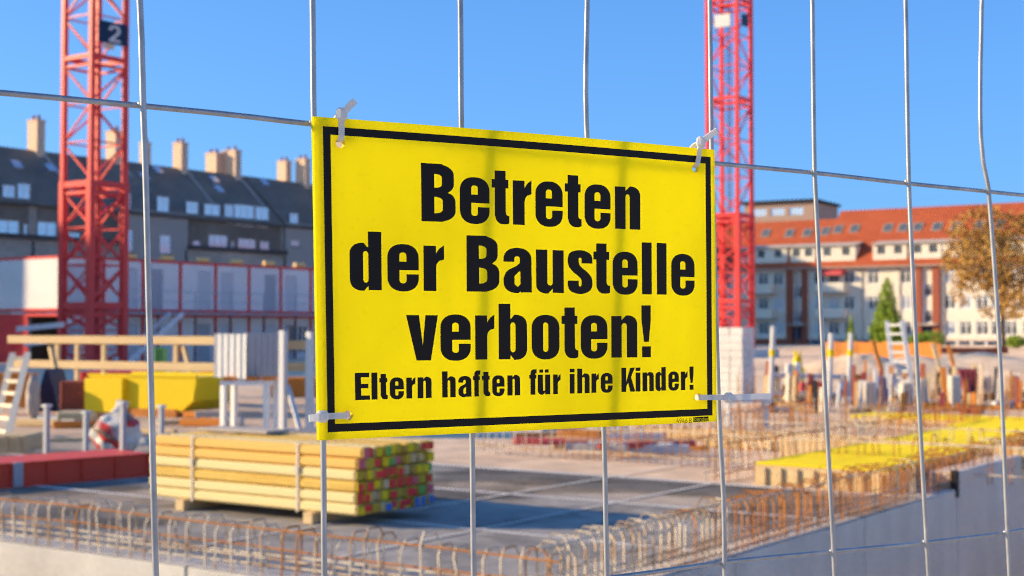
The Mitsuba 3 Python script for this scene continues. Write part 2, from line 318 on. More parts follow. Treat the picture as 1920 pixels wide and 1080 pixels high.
# ------------------------------------------------------------------ left middle ground
ra, rb = on_z(0, 917), on_z(283, 893); rd = (rb-ra)/np.linalg.norm(rb-ra); rn = np.array([-rd[1], rd[0], 0])
t = thing('steel_waler', 'long red steel formwork beam lying at left before the starter bars', 'steel beam')
L = np.linalg.norm(rb-ra)
ext = 1.6
part(t, 'web', corner_box(ra-rd*ext+rn*0.03+ZH*0.02, rd*(L+ext), rn*0.2, ZH*0.215), 'walerred')
for z in (0.0, 0.235): part(t, 'flange', soft_box(ra-rd*ext+ZH*z, rd*(L+ext), rn*0.8, ZH*0.022, 0.004), 'walerred')
for q in range(9): part(t, 'stiffener', corner_box(ra-rd*(ext-0.12)+rd*q*0.4+rn*0.002+ZH*0.024, rd*0.018, rn*0.027, ZH*0.209), 'walerred')
part(t, 'bracket', corner_box(ra+rd*0.14-rn*0.02+ZH*0.01, rd*0.10, rn*0.03, ZH*0.25), 'grey', label='grey clamp on the red beam')
for x, yt, d in ((95, 763, 16.6), (168, 775, 17.6), (237, 758, 16.2), (308, 764, 18.0)):
    b = at(x, 0, d); b[2] = 0; h = at(x, yt, d)[2]
    t = thing('steel_post', 'grey steel post behind the red beam, %s' % {95: 'left of the four', 168: 'second from left', 237: 'third from left before the rubble bag', 308: 'rightmost beside the girder stack'}[x], 'post', 'grey edge protection posts')
    part(t, 'shaft', frame_box(b, (0.055, 0.055, h)), 'grey'); part(t, 'head', frame_box(b+ZH*h, (0.09, 0.09, 0.03)), 'lightgrey'); part(t, 'foot', frame_box(b+ZH*0.003, (0.16, 0.16, 0.012)), 'grey')
bg = at(226, 0, 18.5); bg[2] = 0
t = thing('rubble_bag', 'bulging clear sack of red and white waste behind the grey posts', 'bag')
part(t, 'contents', sphere(bg+ZH*0.28, 0.3, (1.05, 0.9, 0.95), 0.35, 4, 3), 'rubble', smooth=True)
part(t, 'neck', tube([bg+ZH*0.52, bg+ZH*0.6+UH*0.03, bg+ZH*0.66+UH*0.08], [0.10, 0.05, 0.09], 9), 'bag', smooth=True)
# yellow skip
s0, s1 = at(172, 0, 27.2), at(373, 0, 26.2); s0[2] = s1[2] = 0.0; ax = (s1-s0)/np.linalg.norm(s1-s0); ay = np.array([-ax[1], ax[0], 0]); W = np.linalg.norm(s1-s0); H = 0.74
def prism(prof, o, a, z, b, depth):                                # profile in (a, z), extruded along b
    v, f = poly_faces(Polygon(prof)); n = len(v); lo = np.array([o+a*x+z*y for x, y in v]); hi = lo+b*depth
    ring = [(o+a*x+z*y) for x, y in prof]; k = len(ring); vs = np.vstack([lo, hi, ring, [q+b*depth for q in ring]])
    fs = [f, f[:, ::-1]+n]; s = 2*n
    fs.append(np.array([[s+i, s+(i+1) % k, s+k+(i+1) % k] for i in range(k)]+[[s+i, s+k+(i+1) % k, s+k+i] for i in range(k)]))
    return vs, np.vstack(fs)
t = thing('yellow_skip', 'yellow steel tipping skip with sloping right end behind the posts', 'skip')
part(t, 'body', prism([(0.1, 0.1), (W*0.86, 0.1), (W*0.97, 0.30), (W, H), (0.03, H)], s0, ax, ZH, ay, 1.3), 'yellow')
part(t, 'end_box', soft_box(s0-ay*0.12+ZH*0.06, ax*W*0.36, ay*0.119, ZH*(H-0.10), 0.01), 'yellow')
part(t, 'rim', cat([corner_box(s0+ax*0.0-ay*0.03+ZH*H, ax*W, ay*0.06, ZH*0.045), corner_box(s0+ay*1.27+ZH*H, ax*W, ay*0.06, ZH*0.045)]), 'yellow')
part(t, 'fork_pocket', corner_box(s0+ax*W*0.38-ay*0.05+ZH*0.0, ax*W*0.45, ay*0.12, ZH*0.14), 'rust')
# ladders
def ladder(p0, p1, q0, q1, n, r, m, label):
    t = thing('ladder', label, 'ladder')
    for a, b in ((p0, p1), (q0, q1)): part(t, 'rail', beam(a, b, r*2.2, r*1.4), m)
    for i in range(n):
        s = (i+0.6)/n; part(t, 'rung', beam(np.asarray(p0)*(1-s)+np.asarray(p1)*s, np.asarray(q0)*(1-s)+np.asarray(q1)*s, r*1.3), m)
ladder(on_z(-14, 820, 0), at(24, 664, 23.2), on_z(13, 826, 0), at(52, 663, 23.2), 7, 0.042, 'palewood', 'pale timber ladder leaning at the left edge of the picture')
ladder(at(1681, 742, 34), at(1663, 603, 35.5), at(1714, 744, 33.7), at(1691, 602, 35.2), 8, 0.045, 'lightgrey', 'grey ladder standing up beside the leaning planks at right')
# timber guard rail
t = thing('guard_rail', 'pale timber guard rail of two planks behind the yellow skip', 'railing')
dg = 29.0
ga, gb = at(14, 640, 32.0), at(409, 640, 28.6); gd = gb-ga; gd[2] = 0; gn = np.array([-gd[1], gd[0], 0])/np.linalg.norm(gd)
for z in (1.40, 0.86): part(t, 'rail', corner_box([ga[0], ga[1], z-0.085], gd, gn*0.04, ZH*0.17), 'plank')
for x in (100, 137, 187, 322, 420): b = on_plane(x, 640, ga, gn)+gn*0.042; part(t, 'post', corner_box([b[0], b[1], 0], gd/np.linalg.norm(gd)*0.1, gn*0.08, ZH*1.48), 'plank')
for x0, x1 in ((345, 368), (95, 112)): part(t, 'brace', beam(at(x0, 650, dg+0.2), on_z(x1+8, 768, 0), 0.09), 'plank')
# corrugated sheets on a trestle
def corrugated(a, b, z0, z1, n, label, m, d):
    pts = []; ax_ = (b-a); k = np.cross(ZH, ax_/np.linalg.norm(ax_)); cols = []
    for i in range(n*4+1):
        s = i/(n*4); q = a+ax_*s+k*0.022*(1 if i % 4 in (1, 2) else -1); cols.append(q)
    cols = np.array(cols); lo = cols.copy(); hi = cols.copy(); lo[:, 2] = z0; hi[:, 2] = z1
    back = k*0.004; v = np.vstack([lo, hi, lo+back, hi+back]); N = len(cols); f = []
    for i in range(N-1):
        f += [[i, i+1, N+i+1], [i, N+i+1, N+i], [2*N+i, 3*N+i+1, 2*N+i+1], [2*N+i, 3*N+i, 3*N+i+1], [N+i, N+i+1, 3*N+i+1], [N+i, 3*N+i+1, 3*N+i]]
    return solo('corrugated_sheet', label, 'metal sheet', (v, np.array(f)), m, group='corrugated metal sheets')
z0, z1 = at(0, 709, 22)[2], at(0, 626, 22)[2]
corrugated(at(408, 0, 22.4), at(467, 0, 21.6), z0, z1, 5, 'light corrugated metal sheet standing on the white trestle', 'lightgrey', 22)
corrugated(at(464, 0, 21.9), at(531, 0, 22.8), z0+0.01, z1+0.02, 6, 'darker grey corrugated metal sheet, the right one of two on the trestle', 'grey', 22)
def trestle(label, x0, x1, y_top, d, m='whitepaint', dy=0.55):
    t = thing('trestle', label, 'trestle', 'steel trestles'); zt = at(0, y_top, d)[2]
    a, b = at(x0, 0, d), at(x1, 0, d); a[2] = b[2] = 0
    for q, n in ((a, 0), (b, 0), (a+[0.05, dy, 0], 1), (b+[0.05, dy, 0], 1)): part(t, 'leg', frame_box(q, (0.075, 0.085, zt-0.065)), m)
    for o in (0, dy): part(t, 'top_bar', corner_box(a+[-0.05, o-0.04, zt-0.065], [b[0]-a[0]+0.14, 0, 0], [0, 0.08, 0], [0, 0, 0.065]), m)
    return a, b, zt
trestle('white steel trestle under the corrugated sheets', 424, 504, 714, 21.8)
a_, b_, zt_ = trestle('grey steel trestle beside the lower right corner of the warning sign', 1362, 1432, 748, 24.0, 'lightgrey', 0.4)
for x in (428, 470, 500): solo('wood_block', 'orange wood block under the corrugated sheets, %s' % {428: 'left one', 470: 'middle one', 500: 'right one'}[x], 'wood block', corner_box(at(x, 714, 21.75)-[0.08, 0, 0], [0.16, 0, 0], [0, 0.4, 0], [0, 0, 0.06]), 'orange')
# grey scaffold frame left of the sign
t = thing('scaffold_tower', 'grey scaffold tower with timber boards at the left edge of the sign', 'scaffold')
for x, yt in ((534, 620), (584, 622)): b = at(x, 0, 21.5); b[2] = 0; part(t, 'upright', frame_box(b, (0.09, 0.10, at(0, yt, 21.5)[2])), 'lightgrey')
for y in (655, 696): part(t, 'board', corner_box(at(536, y, 21.62), at(586, y, 21.62)-at(536, y, 21.62), [0, 0.04, 0], [0, 0, 0.13]), 'plank')
part(t, 'brace', beam(at(540, 725, 21.6), at(562, 805, 20.9), 0.06), 'lightgrey'); part(t, 'foot_bar', beam(at(532, 808, 21.4), at(596, 806, 21.4), 0.08), 'lightgrey')
for i, x in enumerate((545, 553, 562, 571)): solo('pipe_end', 'short dark upright pipe behind the scaffold tower, %s from left' % ORD[i], 'pipe', tube([at(x, 660, 24), at(x+1, 612, 24)], 0.025, 7), 'dark', group='short pipes behind the scaffold tower')
# behind the rail
tb = on_z(62, 772, 0); te = on_z(108, 770, 0)-tb
solo('dark_tarpaulin', 'dark tarpaulin hung over a frame behind the timber ladder', 'tarpaulin', prism([(0, 0), (1.0, 0), (0.86, 0.35), (0.62, 0.78), (0.5, 0.84), (0.38, 0.7), (0.2, 0.3)], tb, te, ZH, np.array([0.1, 0.9, 0]), 0.8), 'navy')
crate('brown_pallet_stack', 'rust brown pallets stacked between the tarpaulin and the skip', 'pallets', 112, 168, 718, 768, 27.5, 0.7, 'brick', 5) if False else None
cl = [('grey_sack', 'pale grey sack beside the dark tarpaulin', 'sack', at(62, 745, 26), (0.12, 0.2, 0.42), 'plaster')]
for nm, lb, ct, c, sc, m in cl: solo(nm, lb, ct, sphere(c, 1.0, sc, 0.3, 3, 3), m, smooth=True)
def crate(name, label, ct, px0, px1, py0, py1, d, depth, m, slats=0):
    a = at(px0, py1, d); b = at(px1, py1, d); h = at(px0, py0, d)[2]-a[2]
    t = thing(name, label, ct); dirx = b-a
    part(t, 'body', soft_box(a, dirx, np.array([0, depth, 0.]), ZH*h, min(0.02, h*0.2)), m)
    for i in range(slats): part(t, 'batten', corner_box(a+dirx*((i+0.3)/slats)+[0, -0.03, 0], dirx*(0.25/slats), [0, 0.028, 0], ZH*h), m)
    return t
crate('red_stillage', 'red steel stillage crate right of the yellow skip', 'crate', 376, 404, 695, 757, 30, 0.9, 'red', 3)
crate('red_stillage', 'low red steel crate behind the skip under the left crane', 'crate', 150, 260, 697, 720, 33, 1.2, 'red', 6)
crate('orange_panel_stack', 'orange brown panels standing behind the ladder at left', 'panels', -30, 55, 700, 765, 27, 0.5, 'orange', 4)
crate('brown_pallet_stack', 'rust brown pallets stacked between the tarpaulin and the skip', 'pallets', 112, 168, 715, 768, 27.5, 0.7, 'brick', 5)
crate('orange_panel_stack', 'orange brown panels behind the scaffold tower', 'panels', 505, 600, 708, 745, 27, 0.5, 'orange', 5)
crate('green_drum_crate', 'green crate behind the timber rails', 'crate', 288, 305, 652, 698, 34, 0.5, 'green', 2)
crate('timber_formwork', 'tan timber formwork box at the left edge behind the red beam', 'formwork', -20, 48, 817, 850, 17.5, 0.8, 'plank', 3)
crate('timber_formwork', 'pale timber beam lying behind the two left posts', 'formwork', 105, 165, 772, 786, 20, 0.3, 'plank', 0)

# ------------------------------------------------------------------ white block pile before the right crane
bb = on_z(1392, 744); bu, bv = uv_of(bb)
for k in range(9):
    for i in range(3):
        for j in range(2 if i == 0 else 1):
            o = site(bu+j*0.34+r2.normal(0, .004), bv+i*0.34+r2.normal(0, .004), 0.0+k*0.186)
            solo('white_block', 'white block in the pile right of the sign, %s layer up, %s' % (ORD[k], 'rear column in shade' if j else ('right corner column', 'middle column', 'left column')[i]), 'block', soft_box(o+UH*0.004, UH*0.332, VH*0.332, ZH*0.18, 0.008), 'white', group='white building blocks in the pile right of the sign')

# ------------------------------------------------------------------ cranes
def crane(label, px_near, d, a, joints, z_top, leg_w, extra=None):
    t = thing('tower_crane', label, 'crane')
    N = at(px_near, HOR, d); N[2] = 0
    cs = [N, N+VH*a, N+VH*a+UH*a, N+UH*a]
    zs = [0.0]+joints+[z_top]
    for s in range(len(zs)-1):
        za, zb = zs[s], zs[s+1]; lw = leg_w*(1.15 if za < 7 else 0.85)
        ring = []
        for i in range(4):
            p, q = cs[i]+ZH*(zb-lw/2), cs[(i+1) % 4]+ZH*(zb-lw/2); ring.append(beam(p, q, lw*0.8, lw*0.9)); ring.append(beam(p-ZH*0.36, q-ZH*0.36, lw*0.5))
        sec = part(t, 'mast_section', cat(ring), 'red')
        for i in range(4): part(sec, 'leg', frame_box(cs[i]+ZH*za, (lw, lw, zb-za-0.002)), 'red')
        nb = 3; hb = (zb-za-0.4)/nb
        for i in range(4):
            for b in range(nb):
                p, q = cs[i]+ZH*(za+b*hb), cs[(i+1) % 4]+ZH*(za+b*hb)
                if (b+i) % 2: p, q = q, p
                part(sec, 'brace', beam(p+ZH*0.05, q+ZH*(hb-0.05), 0.085 if za < 7 else 0.07), 'red')
                if b: part(sec, 'strut', beam(p, q, 0.06), 'red')
                if za < 7.0: part(sec, 'brace', beam(q+ZH*0.05, p+ZH*(hb-0.05), 0.06), 'red')
    # ladder inside
    lp = N+VH*a*0.5+UH*a*0.5
    part(t, 'ladder', cat([beam(lp+UH*o+ZH*0.5, lp+UH*o+ZH*z_top, 0.05) for o in (-0.18, 0.18)]+[beam(lp-UH*0.18+ZH*z, lp+UH*0.18+ZH*z, 0.03) for z in np.arange(0.6, z_top, 0.45)]), 'oxblood')
    return t, N
t, N = crane('tall red lattice crane mast at the left in front of the site cabins', 168, 58, 1.74, [2.75, 7.75, 12.98, 18.2], 26.0, 0.24)
pn = part(t, 'number_board', corner_box(N+UH*0.22-VH*0.16+ZH*(EYE+(HOR-74)/F*58), UH*1.5, VH*0.03, ZH*0.92), 'navy', label='dark blue board with a pale figure 2')
tm = meshkit.text_mesh('2', 0.66, 0.02, bold=True); v = np.array(tm.vertices); v[:, 0] *= 1.35
o = N+UH*0.6-VH*0.164+ZH*(EYE+(HOR-69)/F*58)
part(pn, 'figure', (np.array([o+UH*x+ZH*y-VH*z for x, y, z in v]), np.array(tm.faces)), 'lightgrey')
part(t, 'lamp_box', corner_box(N+UH*0.5-VH*0.18+ZH*(EYE+(HOR-84)/F*58), UH*0.5, VH*0.1, ZH*0.2), 'peach')
t, N = crane('red lattice crane mast right of the warning sign', 1384, 82, 1.9, [3.4, 8.4, 15.2, 21.0], 28.0, 0.25)
part(t, 'banner', corner_box(N+VH*0.35-UH*0.14+ZH*(EYE+(HOR-45)/F*82), VH*1.0, UH*0.03, ZH*0.75), 'white', label='white board on the mast')
part(t, 'banner', corner_box(N+UH*0.4-VH*0.14+ZH*(EYE+(HOR-42)/F*82), UH*0.9, VH*0.03, ZH*0.7), 'navy', label='dark blue board on the mast')
solo('crane_base', 'pale concrete base block under the right crane', 'concrete block', frame_box(N+UH*0.88+VH*0.88-ZH*0.03, (4.2, 4.2, 0.5)), 'white')

# ------------------------------------------------------------------ site cabins in two storeys
kp = at(338, HOR, 73); kp[2] = 0
def cab(k, v, z): return kp+UH*k+VH*v+ZH*z
MW, MH, MD = 2.45, 2.62, 6.0
ZL = -0.25; ZU = ZL+MH+0.12
def open_panel(k0, z0, w, h, v0, th, holes=()):
    pg = sbox(0.09, 0.12, w-0.09, h-0.12)
    for hx0, hz0, hx1, hz1 in holes: pg = pg.difference(sbox(hx0, hz0, hx1, hz1))
    return slab_poly(pg, lambda x, y, d: cab(k0+x, v0+d, z0+y), 0.03, th)
for row, z in ((0, ZL), (1, ZU)):
    for i in range(-3, 7):
        k0 = i*MW
        t = thing('site_cabin', 'white site cabin with red frame, %s from the left in the %s row' % (ORD[i+3], 'upper' if row else 'lower'), 'site cabin', 'white site cabins with red frames')
        g = 0.02
        fr = [corner_box(cab(k0+g, v, z), UH*0.08, VH*0.13, ZH*MH) for v in (0, MD-0.13)]+[corner_box(cab(k0+MW-g-0.08, v, z), UH*0.08, VH*0.13, ZH*MH) for v in (0, MD-0.13)]
        part(t, 'frame', cat(fr+[corner_box(cab(k0+g+0.081, 0.002, z+q), UH*(MW-2*g-0.162), VH*0.12, ZH*0.13) for q in (0.001, MH-0.131)]+[corner_box(cab(k0+s, 0.131, z+q), UH*0.12, VH*(MD-0.262), ZH*0.128) for s in (g+0.002, MW-g-0.122) for q in (0.001, MH-0.131)]), 'red')
        dk = (0.35, 0.12, 1.3, 2.15) if (i % 2) else (1.2, 0.12, 2.1, 2.15)
        part(t, 'wall', open_panel(k0, z, MW, MH, 0, 0.08, [dk]), 'cabin')
        part(t, 'door', corner_box(cab(k0+dk[0]+0.02, 0.05, z+0.13), UH*(dk[2]-dk[0]-0.04), VH*0.04, ZH*(dk[3]-dk[1]-0.03)), 'lightgrey' if (i+row) % 3 else 'grey')
        if i == -3 and row == 0:
            part(t, 'end_wall', corner_box(cab(k0+0.03, 2.6, z+0.13), UH*0.06, VH*3.2, ZH*(MH-0.26)), 'red')
            part(t, 'back_wall', corner_box(cab(k0+0.2, 2.5, z+0.13), UH*2.0, VH*0.05, ZH*(MH-0.26)), 'dark')
        else:
            part(t, 'end_wall', corner_box(cab(k0+0.03, 0.15, z+0.13), UH*0.05, VH*(MD-0.3), ZH*(MH-0.26)), 'cabin')
        part(t, 'roof', corner_box(cab(k0+g+0.02, 0.02, z+MH-0.1 if row == 0 else z+MH-0.06), UH*(MW-2*g-0.04), VH*(MD-0.04), ZH*0.05), 'lightgrey')
        if row and i > -3:
            solo('roof_lamp', 'small lamp housing on the cabin roof edge, %s from the left' % ORD[i+2], 'lamp', soft_box(cab(k0+1.3, 0.05, z+MH+0.01), UH*0.8, VH*0.3, ZH*0.26, 0.06), 'lampwarm', group='lamp housings along the cabin roof')
t = thing('gallery', 'grey steel walkway with thin railing along the upper cabins', 'walkway')
for i in range(-2, 7):
    part(t, 'deck', corner_box(cab(i*MW+0.01, -1.15, ZU-0.13), UH*(MW-0.02), VH*1.12, ZH*0.1), 'grey')
    part(t, 'post', corner_box(cab(i*MW, -1.1, ZL-0.05), UH*0.09, VH*0.09, ZH*(ZU-ZL-0.085)), 'oxblood')
    part(t, 'baluster', corner_box(cab(i*MW, -1.1, ZU-0.028), UH*0.045, VH*0.045, ZH*1.05), 'grey')
    for z in (0.5, 1.0): part(t, 'rail', corner_box(cab(i*MW, -1.098, ZU+z), UH*(MW-0.01), VH*0.035, ZH*0.04), 'grey')
t = thing('steel_stair', 'white steel stair rising to the cabin walkway behind the left crane', 'stair')
sa, sb_ = cab(-2.2, -1.7, ZU-0.1), cab(-6.0, -1.7, ZL)
for o in (0, 0.9): part(t, 'stringer', beam(sa-VH*o, sb_-VH*o, 0.08, 0.22), 'whitepaint')
for i in range(12): q = sa+(sb_-sa)*((i+0.5)/12); part(t, 'tread', corner_box(q-VH*0.86-UH*0.12, UH*0.24, VH*0.82, ZH*0.03), 'grey')
for px0, px1, y, d in ((30, 120, 617, 46), (45, 120, 645, 46)):
    solo('grey_barrier', 'grey barrier rail before the dark cabin opening, %s' % ('upper' if y < 630 else 'lower'), 'barrier', corner_box(at(px0, y+5, d), at(px1, y-4, d+2)-at(px0, y+5, d), [0, 0.06, 0], ZH*0.17), 'lightgrey', group='grey barriers before the cabin opening')

# ------------------------------------------------------------------ the old dark terrace at the left
fp = at(20, HOR, 105); fp[2] = 0; FNL = -VH                       # the facade faces -VH
def fac(k, v, z): return fp+UH*k+VH*v+ZH*z
facp = lambda x, y, d: fac(x, d, y)
def fac_at(px, py): q = on_plane(px, py, fp, VH); return float((q-fp)@UH), float(q[2])
EAVE, ATT, RIDGE, DEP = 8.35, 11.1, 15.9, 11.0
wins = [(12, 348, 35, 376), (40, 345, 63, 381), (234, 362, 246, 393), (296, 370, 318, 400), (356, 379, 378, 411), (390, 384, 419, 414), (428, 384, 444, 419), (446, 386, 483, 422), (486, 389, 510, 425), (545, 401, 560, 423),
        (0, 414, 43, 458), (50, 420, 63, 453), (76, 417, 113, 463), (134, 436, 157, 466), (233, 431, 250, 471), (300, 442, 321, 475), (367, 452, 382, 480), (397, 442, 433, 485), (439, 452, 445, 480), (452, 449, 486, 486), (493, 453, 511, 491), (546, 452, 562, 461), (546, 494, 562, 516)]
wk = []
for x0, y0, x1, y1 in wins:
    k0, za = fac_at(x0, y1); k1, zb = fac_at(x1, y0); wk.append((k0, za, k1, zb))
def window(t, k0, z0, k1, z1, place, rec=0.12, arch=False, pane='pane', fw=0.09, mull=True):
    pg = sbox(k0, z0, k1, z1); inn = sbox(k0+fw, z0+fw, k1-fw, z1-fw); fr = pg.difference(inn)
    w = k1-k0
    if mull and w > 1.0:
        n = max(1, int(round(w/0.85))-1)
        for i in range(n): c = k0+w*(i+1)/(n+1); fr = fr.union(sbox(c-0.05, z0, c+0.05, z1))
    fr = fr.union(sbox(k0, z0+(z1-z0)*0.68, k1, z0+(z1-z0)*0.68+0.07)) if z1-z0 > 1.0 and mull else fr
    k = part(t, 'window', slab_poly(fr, place, rec-0.05, rec), 'frame')
    part(k, 'pane', slab_poly(inn, place, rec, rec+0.02), pane)
def wall_with(place, k0, z0, k1, z1, holes, th=0.3):
    pg = sbox(k0, z0, k1, z1)
    for h in holes:
        hb = sbox(*h)
        if pg.intersects(hb): pg = pg.difference(hb)
    return slab_poly(pg, place, 0.0, th)
K = lambda px: fac_at(px, 400)[0]
houses = [(-16.0, K(66)-0.0, 'oldstone', True, 'old dark terraced house at the far left with wide attic windows'), (K(66), K(232), 'oldstone', True, 'old dark terraced house behind the left crane'),
          (K(232), K(352), 'plaster', False, 'old grey brown house right of the left crane with arched windows'), (K(352), K(536), 'oldstone', True, 'old dark house with a long row of white attic windows'), (K(536), K(600), 'plaster', False, 'narrow old house with stepped gable beside the sign'),
          (K(600), 43.1, 'oldstone', True, 'old dark house continuing behind the warning sign')]
def gable(k0, k1, z0, zr, d0, d1):
    zm = z0; mid = (d0+d1)/2
    v = [fac(k0, d0, z0), fac(k1, d0, z0), fac(k1, mid, zr), fac(k0, mid, zr), fac(k0, d1, z0), fac(k1, d1, z0)]
    v += [fac(k0, d0, z0-0.25), fac(k1, d0, z0-0.25), fac(k0, d1, z0-0.25), fac(k1, d1, z0-0.25)]
    f = [[0, 1, 2], [0, 2, 3], [3, 2, 5], [3, 5, 4], [6, 7, 1], [6, 1, 0], [8, 4, 5], [8, 5, 9], [6, 0, 3], [6, 3, 4], [6, 4, 8], [7, 2, 1], [7, 5, 2], [7, 9, 5], [6, 8, 9], [6, 9, 7]]
    return np.array(v), np.array(f)
for (k0, k1, m, dormer, lb) in houses:
    t = thing('terraced_house', lb, 'house')
    mine = [w for w in wk if w[0] >= k0-0.5 and w[2] <= k1+0.5]
    low = []
    for i in range(int((k1-k0)/3.0)):
        kk = k0+1.0+i*3.0
        low += [(kk, 1.0, kk+1.3, 2.9), (kk, 4.0, kk+1.3, 5.7)] if kk < k1-1.6 else []
    if lb.startswith('old dark house continuing'):
        mine = [(k0+1.2+i*2.6, z, k0+2.5+i*2.6, z+1.5) for i in range(int((k1-k0-2)/2.6)) for z in (6.5, 9.0)]
    low = [h for h in low if not any(abs((h[0]+h[2])/2-(w[0]+w[2])/2) < 2.4 and abs((h[1]+h[3])/2-(w[1]+w[3])/2) < 2.0 for w in mine)]
    below = [w for w in mine if w[3] < EAVE+0.1]; above = [w for w in mine if w[3] >= EAVE+0.1]
    top = EAVE if dormer else ATT+0.2
    part(t, 'wall', wall_with(facp, k0, -0.5, k1-0.01, top, below+low+(above if not dormer else [])), m)
    part(t, 'back_wall', cat([corner_box(fac(k0, DEP-0.3, -0.5), UH*(k1-k0-0.01), VH*0.3, ZH*(ATT+0.5)), corner_box(fac(k0+0.01, 0.31, -0.5), UH*0.3, VH*(DEP-0.62), ZH*(ATT+0.4)), corner_box(fac(k1-0.32, 0.31, -0.5), UH*0.3, VH*(DEP-0.62), ZH*(ATT+0.4))]), m)
    if dormer:
        part(t, 'attic_wall', wall_with(lambda x, y, d: fac(x, 0.35+d, y), k0+0.02, EAVE+0.05, k1-0.03, ATT-0.05, above), 'slate')
        part(t, 'eave', cat([corner_box(fac(k0+0.01, -0.35, EAVE), UH*(k1-k0-0.03), VH*0.66, ZH*0.28), corner_box(fac(k0+0.015, -0.45, EAVE+0.28), UH*(k1-k0-0.04), VH*0.78, ZH*0.06)]), 'sill')
    rf = part(t, 'roof', gable(k0, k1-0.015, ATT, RIDGE, -0.15 if not dormer else 0.1, DEP), 'slate')
    part(rf, 'gutter', corner_box(fac(k0+0.02, -0.26 if not dormer else -0.02, ATT-0.2), UH*(k1-k0-0.05), VH*0.11, ZH*0.12), 'sill')
    for w in below+low+above:
        in_attic = dormer and w in above
        window(t, *w, (lambda x, y, d: fac(x, 0.35+d, y)) if in_attic else facp)
        if not in_attic: part(t, 'sill', corner_box(fac(w[0]-0.08, -0.1, w[1]-0.1), UH*(w[2]-w[0]+0.16), VH*0.3, ZH*0.09), 'sill')
    part(t, 'downpipe', tube([fac(k1-0.2, -0.12, 0), fac(k1-0.2, -0.12, EAVE-0.1)], 0.07, 6), 'sill')
chim = [(49, 229, 74, 283, 4.9), (196, 249, 220, 298, 4.9), (256, 271, 268, 293, 6), (321, 271, 342, 314, 4.9), (384, 290, 409, 311, 6.5), (417, 285, 447, 333, 4.9), (517, 305, 537, 328, 6.5), (552, 301, 573, 346, 4.9)]
hk = [h[:2] for h in houses]; hkeys = [k for k in labels if k.startswith('terraced_house') and '__' not in k]
def house_of(k): return next(hkeys[i] for i, (a, b) in enumerate(hk) if a-0.01 <= k <= b)
for x0, y0, x1, y1, v in chim:
    q = on_plane((x0+x1)/2, y1, fp+VH*(v+1.0), VH); k, z = float((q-fp)@UH), q[2]; d = q[1]; w = (x1-x0)*d/F; zt = on_plane((x0+x1)/2, y0, fp+VH*(v+1.0), VH)[2]
    zb = ATT+(RIDGE-ATT)*min(v, DEP-v)/(DEP/2)-0.6
    c = part(house_of(k), 'chimney', corner_box(fac(k-0.35, v, min(zb, z)), UH*0.75, VH*w/0.86, ZH*(zt-min(zb, z))), 'peach')
    part(c, 'cap', corner_box(fac(k-0.41, v-0.06, zt), UH*0.87, VH*(w/0.86+0.12), ZH*0.13), 'peach')
    for q in (0.25, 0.75): part(c, 'chimney_pot', tube([fac(k+0.02, v+w/0.86*q, zt+0.13), fac(k+0.02, v+w/0.86*q, zt+0.5)], 0.13, 8), 'brick')
    if v < 5: part(house_of(k), 'fire_wall', prism([(0.4, ATT+0.2), (v+w, ATT+(RIDGE-ATT)*(v+w)/(DEP/2)+0.25), (v+w, ATT+0.2)], fac(k+0.30, 0, 0), VH, ZH, UH, 0.3), 'plaster')
rn_ = np.cross(UH, VH*5.4+ZH*(RIDGE-ATT)); rn_ /= np.linalg.norm(rn_); ru_ = VH*5.4+ZH*(RIDGE-ATT); ru_ /= np.linalg.norm(ru_)
for px, py in ((36, 316), (100, 322), (275, 338), (406, 343), (415, 361), (500, 348), (300, 325)):
    q = on_plane(px, py, fac(0, 0.1, ATT), rn_); part(house_of(float((q-fp)@UH)), 'roof_hatch', corner_box(q-UH*0.4, UH*0.8, ru_*0.9, rn_*0.12), 'pane')
# the houses of the same street outside the picture, past a gap: they shade the foot of the crane
t = thing('corner_house', 'tall old corner house left of the picture beyond the street gap', 'house')
kg1, kg0 = -50.0, -80.0
KG = (-44.3, -16.0)
for ka, kb, hz, hr in ((-98.0, -51.8, 18.5, 24.2),):
    part(t, 'wall', corner_box(fac(ka, 0, -0.5), UH*(kb-ka), VH*12, ZH*(hz+0.5)), 'oldstone')
    g = gable(ka, kb, hz, hr, -0.2, 12.2); part(t, 'roof', g, 'slate')
t = thing('terraced_house', 'old dark house left of the picture next in the row', 'house')
part(t, 'wall', corner_box(fac(-37.5, 0, -0.5), UH*(37.5-16.02), VH*DEP, ZH*(ATT+0.3)), 'oldstone')
part(t, 'roof', gable(-37.5, -16.02, ATT, RIDGE-1.3, -0.15, DEP), 'slate')

t = thing('terraced_house', 'taller old house left of the picture at the edge of the street gap', 'house')
part(t, 'wall', corner_box(fac(-42.7, 0, -0.5), UH*5.18, VH*DEP, ZH*20.0), 'oldstone')
part(t, 'roof', gable(-42.7, -37.52, 19.4, 23.5, -0.15, DEP), 'slate')

t = thing('corner_house', 'tall corner house hidden behind the warning sign at the end of the old row', 'house')
part(t, 'wall', prism([(0, -0.5), (0, 16.4), (7.5, 22.0), (7.5, -0.5)], fac(43.2, 0, 0), VH, ZH, UH, 4.7), 'oldstone')
part(t, 'rear_wing', corner_box(fac(48.1, 3.0, -0.5), UH*8, VH*7, ZH*22.5), 'oldstone')
part(t, 'roof', quad_slab([fac(43.1, -0.3, 16.3), fac(48.0, -0.3, 16.3), fac(48.0, 7.6, 22.2), fac(43.1, 7.6, 22.2)], -0.15), 'slate')

